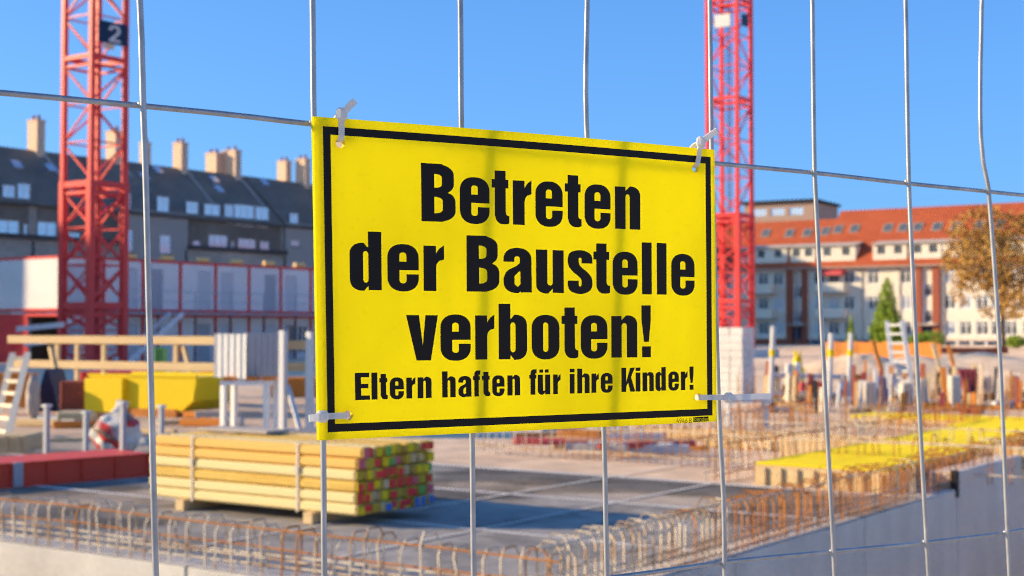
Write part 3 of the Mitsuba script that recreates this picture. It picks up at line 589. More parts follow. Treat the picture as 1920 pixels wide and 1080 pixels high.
# ------------------------------------------------------------------ the long cream block at the right
rp = at(1430, HOR, 150); rp[2] = 0
def rfc(k, v, z): return rp-VH*k+UH*v+ZH*z                       # k to the right, v into the building
rfcp = lambda x, y, d: rfc(x, d, y)
def rfc_at(px, py, v=0.0): q = on_plane(px, py, rp+UH*v, UH); return float(-(q-rp)@VH), float(q[2])
KR0, KR1, RE, RA, RR, RD = -14.0, 52.0, 7.95, 10.1, 14.2, 11.5
rk = lambda px: rfc_at(px, 560)[0]
rows = [6.15, 3.55, 1.0]
rw = []
def addw(px, rws, w=1.25, h=1.45, dz=0):
    c = rk(px)
    for r in rws: rw.append((c-w/2, rows[r]+dz, c+w/2, rows[r]+dz+h))
for px in (1431, 1459, 1535, 1563, 1592, 1638, 1698): addw(px, (0, 1, 2))
for px in (1781, 1811, 1842, 1870, 1896, 1930, 1965): addw(px, (0, 1, 2))
for px in (1496, 1740): addw(px, (0, 1), 1.0, 1.3, dz=-1.35)
for k in (-12, -8.5, -5.0): rw += [(k, r, k+1.25, r+1.45) for r in rows]
t = thing('apartment_block', 'long cream apartment block with red tiled roof and dormers at right', 'building')
part(t, 'wall', wall_with(rfcp, KR0, 0.0, KR1, RE, rw), 'cream')
part(t, 'base', corner_box(rfc(KR0, -0.06, -0.6), -VH*(KR1-KR0), UH*0.055, ZH*1.2), 'brick')
for px in list(range(1531, 1700, 30))+list(range(1781, 1960, 27)):
    w_ = part(t, 'basement_window', corner_box(rfc(rk(px)-0.7, -0.075, 0.02), -VH*1.4, UH*0.013, ZH*0.5), 'frame'); part(w_, 'pane', corner_box(rfc(rk(px)-0.6, -0.082, 0.08), -VH*1.2, UH*0.006, ZH*0.38), 'navy')
part(t, 'back_wall', cat([corner_box(rfc(KR0, RD-0.3, -0.5), -VH*(KR1-KR0), UH*0.3, ZH*(RE+0.5)), corner_box(rfc(KR0, 0.31, -0.5), -VH*0.3, UH*(RD-0.63), ZH*(RE+0.5)), corner_box(rfc(KR1-0.3, 0.31, -0.5), -VH*0.3, UH*(RD-0.63), ZH*(RE+0.5))]), 'cream')
for w in rw: window(t, *w, rfcp, pane='panedark' if r2.random() < 0.7 else 'pane', fw=0.13)
for a, b in ((1476, 1487), (1505, 1514), (1718, 1729), (1750, 1763)):
    k0, k1 = rk(a), rk(b); part(t, 'brick_pilaster', corner_box(rfc(k0, -0.35, -0.6), -VH*(k1-k0), UH*0.348, ZH*(RE+0.55)), 'brick')
for px in (1496, 1740):
    c = rk(px); dr_ = part(t, 'entrance_door', corner_box(rfc(c-0.6, -0.03, 0.0), -VH*1.2, UH*0.06, ZH*1.9), 'navy'); part(t, 'porch_roof', corner_box(rfc(c-1.1, -0.9, 2.0), -VH*2.2, UH*0.86, ZH*0.15), 'plaster')
for px in (1431, 1563):
    c = rk(px)
    for r in (0, 1):
        z = rows[r]-0.75
        b = part(t, 'balcony', corner_box(rfc(c-1.5, -1.2, z-0.15), -VH*3.0, UH*1.19, ZH*0.15), 'plaster')
        part(b, 'parapet', cat([corner_box(rfc(c-1.5, -1.2, z+0.002), -VH*3.0, UH*0.08, ZH*0.95), corner_box(rfc(c-1.5, -1.118, z+0.002), -VH*0.08, UH*1.1, ZH*0.95), corner_box(rfc(c+1.42, -1.118, z+0.002), -VH*0.08, UH*1.1, ZH*0.95)]), 'cream')
    if px == 1563: part(t, 'awning', prism([(0, 0), (-1.2, -0.5), (-1.2, -0.8), (0, -0.7)], rfc(c-1.3, 0, rows[0]+1.75), UH, ZH, -VH, 2.6), 'pink', label='red awning over the top balcony')
for a in (1487, 1530, 1610, 1680, 1763): part(t, 'downpipe', tube([rfc(rk(a)+0.4, -0.1, 0.1), rfc(rk(a)+0.4, -0.1, RE-0.2)], 0.06, 6), 'plaster')
# roof: skirt, dormer strip, main roof
slope = (RR-RE)/(RD/2+0.6)
def rz(v): return RE+slope*(v+0.6)
KM = rk(1538)
vl = RD/2-0.9
rf = part(t, 'roof', cat([quad_slab([rfc(KR0-.3, -0.6, rz(-0.6)), rfc(KM, -0.6, rz(-0.6)), rfc(KM, vl, rz(vl)), rfc(KR0-.3, vl, rz(vl))], 0.22), quad_slab([rfc(KM, -0.6, rz(-0.6)), rfc(KR1+.3, -0.6, rz(-0.6)), rfc(KR1+.3, RD/2, RR), rfc(KM, RD/2, RR)], 0.22),
    quad_slab([rfc(KM, RD+0.6-1.8, rz(vl)-5), rfc(KR0-.3, RD-1.2, rz(vl)-5), rfc(KR0-.3, vl+.01, rz(vl)), rfc(KM, vl+.01, rz(vl))], 0.22), quad_slab([rfc(KR1+.3, RD+0.6, RE), rfc(KM, RD+.6, RE), rfc(KM, RD/2, RR), rfc(KR1+.3, RD/2, RR)], 0.22)]), 'redroof')
part(t, 'gable_wall', cat([prism([(0.0, RE), (RD, RE), (RD/2, RR-0.35)], rfc(k, 0, 0), UH, ZH, -VH, 0.3) for k in (KR0, KR1-0.3)]), 'cream')
part(rf, 'gutter', corner_box(rfc(KR0-.3, -0.78, RE-0.12), -VH*(KR1-KR0+.6), UH*0.17, ZH*0.13), 'plaster')
dz0, dz1, dv = RE+0.95, RE+2.15, 0.05
for x0, x1 in ((1380, 1475), (1482, 1528), (1534, 1604), (1637, 1700), (1706, 1765), (1768, 1850), (1856, 1960)):
    k0, k1 = rk(x0), rk(x1)
    n = max(2, int((k1-k0)/1.9)); ho = [(k0+(k1-k0)*(i+0.5)/n-0.42, dz0+0.28, k0+(k1-k0)*(i+0.5)/n+0.42, dz1-0.15) for i in range(n)]
    d = part(t, 'dormer', cat([wall_with(lambda x, y, q: rfc(x, dv+q, y), k0, rz(dv)-0.05, k1, dz1, ho, 0.2), corner_box(rfc(k0, dv+0.201, rz(dv)), -VH*0.15, UH*1.6, ZH*(dz1-rz(dv))), corner_box(rfc(k1-0.15, dv+0.201, rz(dv)), -VH*0.15, UH*1.6, ZH*(dz1-rz(dv)))]), 'cream')
    part(d, 'dormer_roof', quad_slab([rfc(k0-.15, dv-0.25, dz1+0.004), rfc(k1+.15, dv-0.25, dz1+0.004), rfc(k1+.15, dv+2.0, dz1+0.4), rfc(k0-.15, dv+2.0, dz1+0.4)], -0.1), 'plaster')
    for h in ho: part(d, 'pane', slab_poly(sbox(*h), lambda x, y, q: rfc(x, dv+q, y), 0.12, 0.15), 'panedark')
pn_ = np.cross(-VH, UH+ZH*slope); pn_ /= np.linalg.norm(pn_)
for zx, zy in ((315, 372), (435, 372), (525, 370), (617, 362), (682, 352), (765, 348), (933, 345), (1010, 343), (1085, 340), (1182, 338), (1278, 335), (1400, 330), (1500, 326)):
    q = on_plane(1320+zx/2.7, 300+zy/2.7, rfc(0, -0.6, rz(-0.6)), pn_); sl = (UH+ZH*slope)/np.linalg.norm(UH+ZH*slope); nn = pn_ if pn_[2] > 0 else -pn_
    k = part(rf, 'skylight', corner_box(q-(-VH)*0.5-sl*0.65+nn*0.01, -VH*0.95, sl*1.25, nn*0.09), 'plaster')
    q2 = q-(-VH)*0.42-sl*0.57+nn*0.103
    part(rf, 'skylight_pane', corner_box(q2, -VH*0.79, sl*1.09, nn*0.01), 'panedark')
for px, y0 in ((1655, 384), (1755, 379)):
    q = on_plane(px, y0+10, rfc(0, RD/2+0.4, 0), UH); part(t, 'chimney', corner_box(q-ZH*2, -VH*0.8, UH*0.7, ZH*(2.0)), 'brick')
# flat-roofed block and a pale block behind
t = thing('flat_roof_block', 'brown flat roofed building rising behind the red roof', 'building')
a, b = at(1395, 372, 195), at(1527, 372, 190); a[2] = b[2] = 0; zt = at(0, 376, 192)[2]; dd = b-a; dn = dd/np.linalg.norm(dd); nn = np.array([-dn[1], dn[0], 0])
hw = [(1.2+i*2.6, zt-2.0, 3.2+i*2.6, zt-1.0) for i in range(int(np.linalg.norm(dd)/2.6)-0)]
pl = lambda x, y, q: a+dn*x+nn*q+ZH*y
part(t, 'wall', cat([wall_with(pl, 0, 0, np.linalg.norm(dd), zt-0.3, [h for h in hw if h[2] < np.linalg.norm(dd)-0.4]), corner_box(a+nn*0.31, dd, nn*10, ZH*(zt-0.35))]), 'brownplaster')
part(t, 'roof', corner_box(a-dn*0.4-nn*0.5+ZH*(zt-0.3), dd+dn*0.8, nn*11, ZH*0.35), 'dark')
for h in hw:
    if h[2] < np.linalg.norm(dd)-0.4: part(t, 'pane', slab_poly(sbox(*h), pl, 0.15, 0.18), 'pane')

# ------------------------------------------------------------------ trees
def crown(c, rad, n, size, seed, prof=None, gaps=0.0):
    r = np.random.default_rng(seed); out = []; pts = []
    while len(pts) < n:
        q = r.uniform(-1, 1, (4*n, 3)); 
        if prof: keep = np.hypot(q[:, 0], q[:, 1]) < prof(q[:, 2])*(0.75+0.5*meshkit.fbm(q*2.2+seed, 3, seed))
        else: keep = np.linalg.norm(q, axis=1) < 0.62+0.6*meshkit.fbm(q*1.8+seed, 3, seed)
        keep &= meshkit.fbm(q*3.3+seed*3, 3, seed+5) > gaps
        pts += list(q[keep])
    p = np.array(pts[:n])*np.array(rad)+np.asarray(c)
    d1 = r.normal(size=(n, 3)); d1 /= np.linalg.norm(d1, axis=1, keepdims=True); d2 = np.cross(d1, r.normal(size=(n, 3))); d2 /= np.linalg.norm(d2, axis=1, keepdims=True)
    s = size*r.uniform(0.6, 1.3, (n, 1)); v = np.stack([p-d1*s, p+d2*s*0.55, p+d1*s, p-d2*s*0.55], 1).reshape(-1, 3)
    i = np.arange(n)[:, None]*4; f = np.vstack([i+[[0, 1, 2]], i+[[0, 2, 3]]])
    return v, f
def trunk(base, h, r, seed, limbs=9, spread=2.5):
    q = np.random.default_rng(seed); ms = [tube([base+ZH*h*s+[0.12*math.sin(3*s+seed), 0.1*math.cos(4*s), 0] for s in np.linspace(0, 1, 7)], np.linspace(r, r*0.25, 7), 7)]
    for i in range(limbs):
        z = h*(0.3+0.6*i/limbs); a = q.uniform(0, 6.28); L = spread*(1.1-0.6*i/limbs); d = np.array([math.cos(a), math.sin(a), 0.75])
        p = base+ZH*z; ms.append(tube([p, p+d*L*0.4+ZH*0.1, p+d*L*0.75+ZH*0.4, p+d*L+ZH*0.7], np.linspace(r*0.45, r*0.08, 4), 5))
    return cat(ms)
b = on_z(1880, 659, 0); t = thing('autumn_tree', 'brown and orange leaved tree before the cream block at far right', 'tree')
part(t, 'trunk', trunk(b, 8.3, 0.19, 2, 16, 3.4), 'bark', smooth=60); part(t, 'crown', crown(b+ZH*6.6+[0.1, 0, 0], (4.5, 4.3, 4.7), 9000, 0.15, 4, gaps=0.46), 'autumn')
b = on_z(1664, 656, 0); t = thing('green_tree', 'green cone shaped tree before the cream block behind the ladder', 'tree')
part(t, 'trunk', trunk(b, 5.2, 0.13, 5, 10, 1.0), 'bark', smooth=60)
part(t, 'crown', crown(b+ZH*3.15, (1.55, 1.55, 3.0), 5000, 0.13, 8, prof=lambda z: 0.98*(1-((z+1)/2)**1.15)*np.minimum(1, (z+1.25)*2.2)+0.05, gaps=0.3), 'leafy')
b = on_z(1596, 656, 0); t = thing('dark_conifer', 'small dark conifer left of the green tree', 'tree')
part(t, 'trunk', trunk(b, 2.2, 0.06, 6, 5, 0.3), 'bark', smooth=60); part(t, 'crown', crown(b+ZH*1.4, (0.5, 0.5, 1.45), 1800, 0.08, 9, prof=lambda z: 0.95*(1-((z+1)/2)**1.3)+0.05, gaps=0.2), 'leafy')
for i, (px, s) in enumerate(((1722, 0.9), (1748, 1.1), (1905, 0.8))):
    b = on_z(px, 653, 0); t = thing('shrub', 'low green shrub at the foot of the cream block, %s' % ('left one', 'middle one', 'right one')[i], 'shrub', 'shrubs along the cream block')
    part(t, 'stem', trunk(b, 0.8, 0.04, i, 4, 0.4), 'bark'); part(t, 'crown', crown(b+ZH*0.7*s, (1.2*s, 0.8*s, 0.75*s), 900, 0.10, 20+i), 'leafy')

# ------------------------------------------------------------------ right middle ground
# yellow formwork deck panels
def deck(label, corners_px, z, th, m='deck'):
    pts = [on_z(x, y, z) for x, y in corners_px]; 
    uvp = [uv_of(p) for p in pts]; u0, u1 = min(p[0] for p in uvp), max(p[0] for p in uvp); v0, v1 = min(p[1] for p in uvp), max(p[1] for p in uvp)
    t = thing('deck_panel', label, 'formwork panel', 'yellow formwork deck panels'); nu, nv = max(1, round((u1-u0)/2.0)), max(1, round((v1-v0)/0.9))
    part(t, 'edge_board', cat([corner_box(site(u0, v0, z-th), UH*(u1-u0), VH*0.03, ZH*(th-0.03)), corner_box(site(u0, v1-0.03, z-th), UH*(u1-u0), VH*0.03, ZH*(th-0.03)), corner_box(site(u0, v0+0.031, z-th), VH*(v1-v0-0.062), UH*0.03, ZH*(th-0.03)), corner_box(site(u1-0.03, v0+0.031, z-th), VH*(v1-v0-0.062), UH*0.03, ZH*(th-0.03))]), 'plank')
    for i in range(nu):
        for j in range(nv):
            a, b = (u1-u0)/nu, (v1-v0)/nv
            part(t, 'panel', soft_box(site(u0+i*a+0.004, v0+j*b+0.004, z-0.028), UH*(a-0.008), VH*(b-0.008), ZH*0.028, 0.003), m)
    for i in range(nu*2): part(t, 'cleat', corner_box(site(u0-0.035, v0+(v1-v0)*(i+0.3)/(nu*2), z-th), VH*0.06, UH*0.034, ZH*(th-0.05)), 'plank')
deck('large yellow formwork deck behind the starter bars at right', [(1416, 866), (1650, 884)], 0.24, 0.24)
q0 = uv_of(on_z(1416, 866, 0.24)); q1 = uv_of(on_z(1650, 884, 0.24))
for k in [k for k in scene if k.startswith('deck_panel')]: del scene[k]
for k in [k for k in labels if k.startswith('deck_panel')]: del labels[k]
_count.pop('deck_panel', None)
for k in [k for k in _count if k.startswith('deck_panel')]: del _count[k]
def deck_uv(label, u0, u1, v0, v1, z, th):
    global uv_of
    old = uv_of; lst = [(u0, v0), (u1, v1)]; it = iter(lst); uv_of = lambda p: next(it)
    deck(label, [(0, 700), (0, 700)], z, th); uv_of = old
deck_uv('large yellow formwork deck behind the starter bars at right', q0[0], q0[0]+8.6, q1[1], q0[1], 0.24, 0.24)
u, v = uv_of(on_z(1775, 795, 0.2)); deck_uv('narrow yellow formwork deck at far right behind the large one', u, u+1.6, v-4.5, v, 0.2, 0.2)
u, v = uv_of(on_z(1590, 779, 0.1)); deck_uv('low yellow formwork deck before the white bags', u, u+1.3, v-3.8, v, 0.1, 0.1)
solo('timber_upstand', 'tan timber formwork upstand behind the yellow deck', 'formwork', soft_box(on_z(1462, 856, 0), -VH*3.4, UH*0.12, ZH*0.26, 0.01), 'plank')
solo('timber_upstand', 'long low tan timber edge across the slab behind the sign corner', 'formwork', soft_box(on_z(1180, 818, 0), -VH*6.0, UH*0.1, ZH*0.16, 0.01), 'plank')
solo('timber_upstand', 'tan timber edge along the far side of the slab', 'formwork', soft_box(on_z(1320, 838, 0), -VH*2.2, UH*0.1, ZH*0.12, 0.01), 'plank')
# more starter bars in the middle of the site
for i, (px, py, n, al, lb) in enumerate(((1338, 905, 46, 'u', 'row of rebar loops left of the yellow deck'), (1420, 846, 40, 'v', 'row of rusty rebar loops behind the yellow deck'), (1470, 800, 60, 'v', 'far row of rusty rebar loops before the white bags'), (900, 850, 40, 'v', 'row of rebar loops below the bottom edge of the sign'), (1130, 860, 34, 'u', 'row of rebar loops running back under the sign'))):
    u, v = uv_of(on_z(px, py, 0))
    if al == 'u': cage(lb, u, v, UH, VH, n, 0.2, 0.45, 0.18, 0.008, GR, long_h=(0.1, 0.4), prob=0.8, seed=20+i)
    else: cage(lb, u, v, -VH, UH, n, 0.2, 0.45, 0.18, 0.008, GR, long_h=(0.1, 0.4), prob=0.8, seed=20+i)
r3 = np.random.default_rng(5)
for i in range(70):
    px = r3.uniform(1380, 1915); py = r3.uniform(770, 850) if px < 1650 else r3.uniform(765, 812); b = on_z(px, py, 0.0)
    solo('upright_bar', 'thin rusty rebar standing up in the middle of the site', 'rebar', tube([b, b+ZH*r3.uniform(0.5, 1.05)+[r3.normal(0, .03), 0, 0]], 0.009, 4), 'rust' if r3.random() < .7 else 'pale', group='single rusty bars standing up from the slab')
# formwork props with yellow band
for x, yt, yb, lb in ((1448, 612, 760, 'left one beside the white block pile'), (1557, 625, 772, 'middle one behind the bench'), (1594, 624, 752, 'right one before the dark conifer')):
    b = on_z(x-4, yb, 0); h = at(x, yt, b[1])[2]; top = at(x+2, yt, b[1])
    t = thing('steel_prop', 'pale steel prop with yellow band, ' + lb, 'prop', 'steel props with yellow bands'); zc = at(0, 662, b[1])[2]
    part(t, 'tube', tube([b, top], 0.055, 8), 'lightgrey', smooth=40); m = b+(top-b)*(zc/h); part(t, 'band', tube([m-ZH*0.07, m+ZH*0.07], 0.066, 8), 'yellow', smooth=40); part(t, 'foot', frame_box(b, (0.2, 0.2, 0.015)), 'grey')
# bench of scaffold tubes
t = thing('scaffold_bench', 'low bench of pale scaffold tubes and boards at centre right', 'scaffold')
dB = 32.0
for y, w in ((704, 0.1), (737, 0.08)):
    for x0, x1, s in ((1450, 1592, 0),): part(t, 'rail', corner_box(at(x0, y+4, dB), at(x1, y+7, dB+1.2)-at(x0, y+4, dB), [0, 0.5, 0], ZH*w), 'lightgrey')
for x in (1456, 1520, 1580): b = at(x, 700, dB+0.3); part(t, 'leg', corner_box([b[0], b[1], 0], [0.07, 0, 0], [0, 0.07, 0], [0, 0, b[2]-0.03]), 'plaster')
for i in range(5): solo('stacked_board', 'tan board in the low pile under the scaffold bench', 'board', soft_box(at(1470+i*2, 766-i*5, 30.5), np.array([0.85-0.05*i, 0.15, 0]), np.array([0, 0.5, 0]), ZH*0.05, 0.008), 'plank', group='boards piled under the scaffold bench')
def sack(name, label, ct, px, py0, py1, w, m, seed, group=None, d=None):
    b = on_z(px, py1, 0); h = (py1-py0)*b[1]/F; ww = w*0.85*b[1]/F
    me = soft_box(b-[ww/2, 0, 0], [ww, 0, 0], [0, ww, 0], [0, 0, h], ww*0.16); tm = trimesh.Trimesh(*me).subdivide().subdivide().subdivide(); v = np.array(tm.vertices)
    c = b+[0, ww/2, h/2]; q = (v-c)/np.array([ww, ww, h]); v = c+(v-c)*(1+0.28*(0.5-np.abs(q[:, 2:3]))*np.array([1, 1, 0]))*(1+0.12*(meshkit.fbm(v*5, 3, seed)[:, None]-0.5))
    v[:, 2] -= v[:, 2].min()
    return solo(name, label, ct, (v, np.array(tm.faces)), m, smooth=True, group=group)
for px, y0, y1, w, lb in ((1632, 715, 768, 26, 'left one beside the blue bundle'), (1702, 718, 762, 24, 'second one at the foot of the ladder'), (1732, 712, 760, 18, 'third one'), (1793, 705, 768, 23, 'fourth one before the dark red pipes'), (1853, 705, 745, 18, 'fifth one'), (1901, 703, 738, 20, 'rightmost one')):
    sack('bulk_bag', 'white bulk bag in the row at right, ' + lb, 'bag', px, y0, y1, w, 'bagwhite', px, 'white bulk bags in the row at right')
sack('blue_bundle', 'blue wrapped bundle between the white bags and the ladder', 'bundle', 1655, 708, 766, 20, 'dullblue', 3)
sack('small_sack', 'white sack on the site left of the bench, left one', 'sack', 1482, 683, 735, 16, 'white', 4); sack('small_sack', 'white sack on the site left of the bench, right one', 'sack', 1497, 680, 735, 12, 'whitepaint', 5)
for i, (x0, y0, x1, y1, d, m, lb) in enumerate(((1636, 638, 1654, 700, 45, 'orange', 'leftmost beside the ladder'), (1749, 645, 1765, 700, 45, 'plank', 'middle one'), (1778, 648, 1792, 700, 45, 'orange', 'right one'), (1768, 690, 1775, 768, 32, 'orange', 'upright one between the bags'), (1742, 700, 1738, 766, 32, 'plank', 'short pale one between the bags'))):
    solo('leaning_plank', 'timber plank leaning up at right, ' + lb, 'plank', beam(at(x0, y0, d), at(x1, y1, d-0.8), 0.12, 0.06), m)
for i in range(4): solo('red_pipe', 'dark red pipe leaning behind the white bags, %s from left' % ORD[i], 'pipe', tube([at(1800+i*9, 694, 34.5), at(1813+i*8, 745, 33.2)], 0.055, 8), 'oxblood', smooth=True, group='dark red pipes leaning behind the white bags')
solo('blue_drum', 'small blue drum under the scaffold bench', 'drum', tube([on_z(1583, 752, 0), on_z(1583, 752, 0)+ZH*0.46], 0.07, 12), 'blue', smooth=40)
solo('red_canister', 'red canister on the ground under the scaffold bench', 'canister', soft_box(on_z(1500, 745, 0), [0.3, 0, 0], [0, 0.2, 0], [0, 0, 0.36], 0.03), 'pink')
solo('red_canister', 'red canister right of the middle under the scaffold bench', 'canister', soft_box(on_z(1528, 745, 0), [0.2, 0, 0], [0, 0.2, 0], [0, 0, 0.38], 0.03), 'pink')
solo('rusty_panel', 'rust brown steel panel standing right of the bench', 'panel', corner_box(on_z(1597, 752, 0), [0.24, 0.05, 0], [0, 0.05, 0], [0, 0, 0.6]), 'rust')
solo('yellow_machine', 'small yellow compactor standing behind the bench', 'machine', cat([soft_box(at(1491, 690, 40), [0.2, 0, 0], [0, 0.3, 0], [0, 0, 0.3], 0.03), beam(at(1494, 672, 40), at(1490, 658, 40), 0.08), beam(at(1497, 672, 40.1), at(1501, 660, 40.1), 0.06), soft_box(at(1489, 745, 40), [0.3, 0, 0], [0, 0.3, 0], [0, 0, 0.85], 0.03)]), 'yellow')
for i in range(90):
    px = r3.uniform(1430, 1915); py = r3.uniform(742, 772); b = on_z(px, py, 0); h = r3.uniform(0.25, 0.9); w = r3.uniform(0.03, 0.11); m = ['plank', 'orange', 'brick', 'rust', 'palewood', 'oxblood', 'dark', 'plank', 'lightgrey', 'orange'][i % 10]; ln = r3.normal(0, 0.09)
    solo('standing_board', '%s board standing among the bags and props at right' % {'plank': 'tan timber', 'orange': 'orange', 'brick': 'brick red', 'rust': 'rusty', 'palewood': 'pale timber', 'oxblood': 'dark red', 'dark': 'black', 'lightgrey': 'pale grey'}[m], 'board',
        corner_box(b, -VH*w, UH*0.05, ZH*h+UH*abs(ln)), m, group='%s boards standing among the bags at right' % m)
# hoarding and earth bank before the cream block
t = thing('timber_hoarding', 'rust orange timber hoarding in front of the cream block', 'hoarding')
for i in range(20):
    x = 1545+i*11; a, b = at(x, 664, 76-i*0.25), at(x+10.6, 664, 75.76-i*0.25); a[2] = b[2] = -0.03; part(t, 'board', corner_box(a, b-a, [0, 0.05, 0], ZH*(at(0, 641+r3.normal(0, 1), 75)[2]+0.03)), 'orange' if r3.random() < .7 else 'rust')
t = thing('timber_hoarding', 'lower rust brown hoarding at right of the ladder', 'hoarding')
for i in range(9):
    x = 1765+i*14; a, b = at(x, 664, 95), at(x+13.5, 664, 95); a[2] = b[2] = -0.03; part(t, 'board', corner_box(a, b-a, [0, 0.05, 0], ZH*(at(0, 652+r3.normal(0, 1), 95)[2]+0.03)), 'brick')
def mound(label, px, d, w, dep, h, seed, m='earth'):
    n = 36; g = np.linspace(-1, 1, n); X, Y = np.meshgrid(g, g); R = np.hypot(X, Y); Z = np.clip(1-R**1.6, 0, 1)*h*(0.6+0.8*meshkit.fbm(np.stack([X*2+seed, Y*2, X*0], -1), 4, seed))-0.06
    c = at(px, HOR, d); v = np.stack([c[0]+X*w/2, c[1]+Y*dep/2, Z], -1).reshape(-1, 3); i, j = np.meshgrid(np.arange(n-1), np.arange(n-1), indexing='ij'); q = (i*n+j).ravel()
    solo('earth_mound', label, 'earth mound', (v, np.vstack([np.stack([q, q+1, q+n+1], 1), np.stack([q, q+n+1, q+n], 1)])), m, smooth=True)
mound('brown earth mound behind the scaffold bench', 1600, 52, 5.0, 7, 0.75, 3)
mound('long sandy earth bank at far right under the autumn tree', 1840, 58, 9.0, 9, 0.62, 6)
mound('reddish earth mound between the ladder and the hoarding', 1715, 56, 5, 6, 0.55, 9)
# loose material below the sign
for i in range(16):
    px = r3.uniform(930, 1160); py = r3.uniform(822, 862); b = on_z(px, py, 0); a = r3.uniform(-0.5, 0.4)
    L = r3.uniform(0.6, 1.6); d = np.array([math.cos(a), math.sin(a), 0.0]); m = ['lightgrey', 'plank', 'pink', 'rust', 'grey', 'whitepaint'][i % 6]; s = r3.uniform(0.05, 0.12)
    solo('loose_bar', 'loose length of %s lying on the slab below the sign' % {'lightgrey': 'pale steel', 'plank': 'timber', 'pink': 'red steel', 'rust': 'rusty steel', 'grey': 'grey steel', 'whitepaint': 'white steel'}[m], 'bar', soft_box(b+ZH*r3.uniform(0.0, 0.12), d*L, np.array([-d[1], d[0], 0])*s, ZH*s, s*0.15), m, group='loose bars lying on the slab below the sign, %s' % m)
for i in range(26):
    px = r3.uniform(20, 420); py = r3.uniform(782, 835); b = on_z(px, py, 0); a = r3.uniform(-0.6, 0.6); L = r3.uniform(0.2, 0.9); d = np.array([math.cos(a), math.sin(a), 0]); s = r3.uniform(0.05, 0.14); m = ['plank', 'plank', 'orange', 'grey', 'plaster'][i % 5]
    solo('offcut', 'short %s offcut on the ground between the skip and the red beam' % {'plank': 'timber', 'orange': 'orange timber', 'grey': 'grey steel', 'plaster': 'weathered board'}[m], 'offcut', soft_box(b, d*L, np.array([-d[1], d[0], 0])*s, ZH*s, s*0.12), m, group='offcuts between the skip and the red beam, %s' % m)
for i in range(40):
    px = r3.uniform(1395, 1915); py = r3.uniform(742, 775); b = on_z(px, py, 0); a = r3.uniform(-0.6, 0.6); L = r3.uniform(0.2, 0.9); d = np.array([math.cos(a), math.sin(a), 0]); s = r3.uniform(0.05, 0.16); m = ['plank', 'rust', 'orange', 'lightgrey', 'plaster', 'oxblood'][i % 6]
    solo('offcut', 'short %s offcut on the ground among the bags at right' % {'plank': 'timber', 'orange': 'orange timber', 'lightgrey': 'pale steel', 'plaster': 'weathered board', 'rust': 'rusty steel', 'oxblood': 'dark red steel'}[m], 'offcut', soft_box(b, d*L, np.array([-d[1], d[0], 0])*s, ZH*s, s*0.12), m, group='offcuts among the bags at right, %s' % m)

# ------------------------------------------------------------------ the wire fence
def fen(k, z, n=0.0): return F0+FD*k+ZH*z+FN*n
def fen_at(px, py, n=0.0): q = on_plane(px, py, F0+FN*n, FN)-F0; return float(q@FD), float(q[2])
t = thing('mesh_fence', 'galvanised wire mesh fence panel in the foreground', 'fence')
vw = [[(258, -60), (262, 0), (266, 100), (268, 192), (272, 300), (281, 650), (292, 1080), (294, 1150)], [(585, -60), (586, 0), (588, 215), (592, 330), (606, 830), (608, 1080), (609, 1150)], [(862, -60), (863, 0), (865, 240), (872, 480), (885, 815), (888, 1080), (889, 1150)],
      [(1102, -60), (1101, 0), (1098, 190), (1101, 262), (1110, 420), (1132, 800), (1138, 1080), (1140, 1150)], [(1330, -60), (1331, 0), (1334, 280), (1338, 420), (1349, 795), (1357, 950), (1359, 1080), (1360, 1150)], [(1522, -60), (1523, 0), (1527, 318), (1531, 400), (1545, 700), (1565, 1080), (1568, 1150)],
      [(1697, -60), (1698, 0), (1704, 345), (1707, 420), (1720, 700), (1741, 1080), (1745, 1150)], [(1843, -60), (1841, 0), (1838, 230), (1843, 300), (1853, 350), (1857, 400), (1872, 618), (1893, 1080), (1897, 1150)]]
def spline(pts, n=60):
    from scipy.interpolate import PchipInterpolator
    p = np.array(pts); s = np.r_[0, np.cumsum(np.linalg.norm(np.diff(p, axis=0), axis=1))]; q = np.linspace(0, s[-1], n)
    return np.stack([PchipInterpolator(s, p[:, i])(q) for i in range(p.shape[1])], 1)
ZT, ZB = 2.03, 0.12
RV, RH = 0.0023, 0.0021
kk = []
for w in vw:
    q = [fen_at(*p) for p in w]; kk.append(np.mean([a for a, _ in q]))
    top = (q[0][0]+(q[0][0]-q[1][0])*0.3, ZT); bot = (q[-1][0]+0.004, ZB)
    part(t, 'upright_wire', tube([fen(a, z) for a, z in spline([top]+q+[bot], 70)], RV, 10), 'galv', smooth=60)
for k in [kk[0]-0.132*i for i in range(1, 5)]+[kk[-1]+0.128*i for i in range(1, 14)]:
    part(t, 'upright_wire', tube([fen(k, ZT), fen(k+0.003, 1.5), fen(k+0.012, ZB)], RV, 8), 'galv', smooth=60)
hu = [(0, 172), (268, 197), (430, 213), (585, 231), (960, 268), (1340, 305), (1528, 323), (1704, 343), (1853, 358), (1920, 365)]
hl = [(1175, 1081), (1364, 1055), (1565, 1035), (1741, 1018), (1893, 1000), (1920, 994)]
for q in (hu, hl):
    g = [fen_at(*p) for p in q]
    s0_, s1_ = (g[1][1]-g[0][1])/(g[1][0]-g[0][0]), (g[-1][1]-g[-2][1])/(g[-1][0]-g[-2][0])
    g = [(-0.86, g[0][1]+(-0.86-g[0][0])*0.0)]+g+[(2.26, g[-1][1]+0.0)]
    part(t, 'cross_wire', tube([fen(a, z, -(RV+RH)*0.9) for a, z in spline(g, 120)], RH, 10), 'galv', smooth=60)
for z in (1.03, 0.67, 0.31): part(t, 'cross_wire', tube([fen(-0.86, z, -(RV+RH)*0.9), fen(2.26, z, -(RV+RH)*0.9)], RH, 8), 'galv', smooth=60)
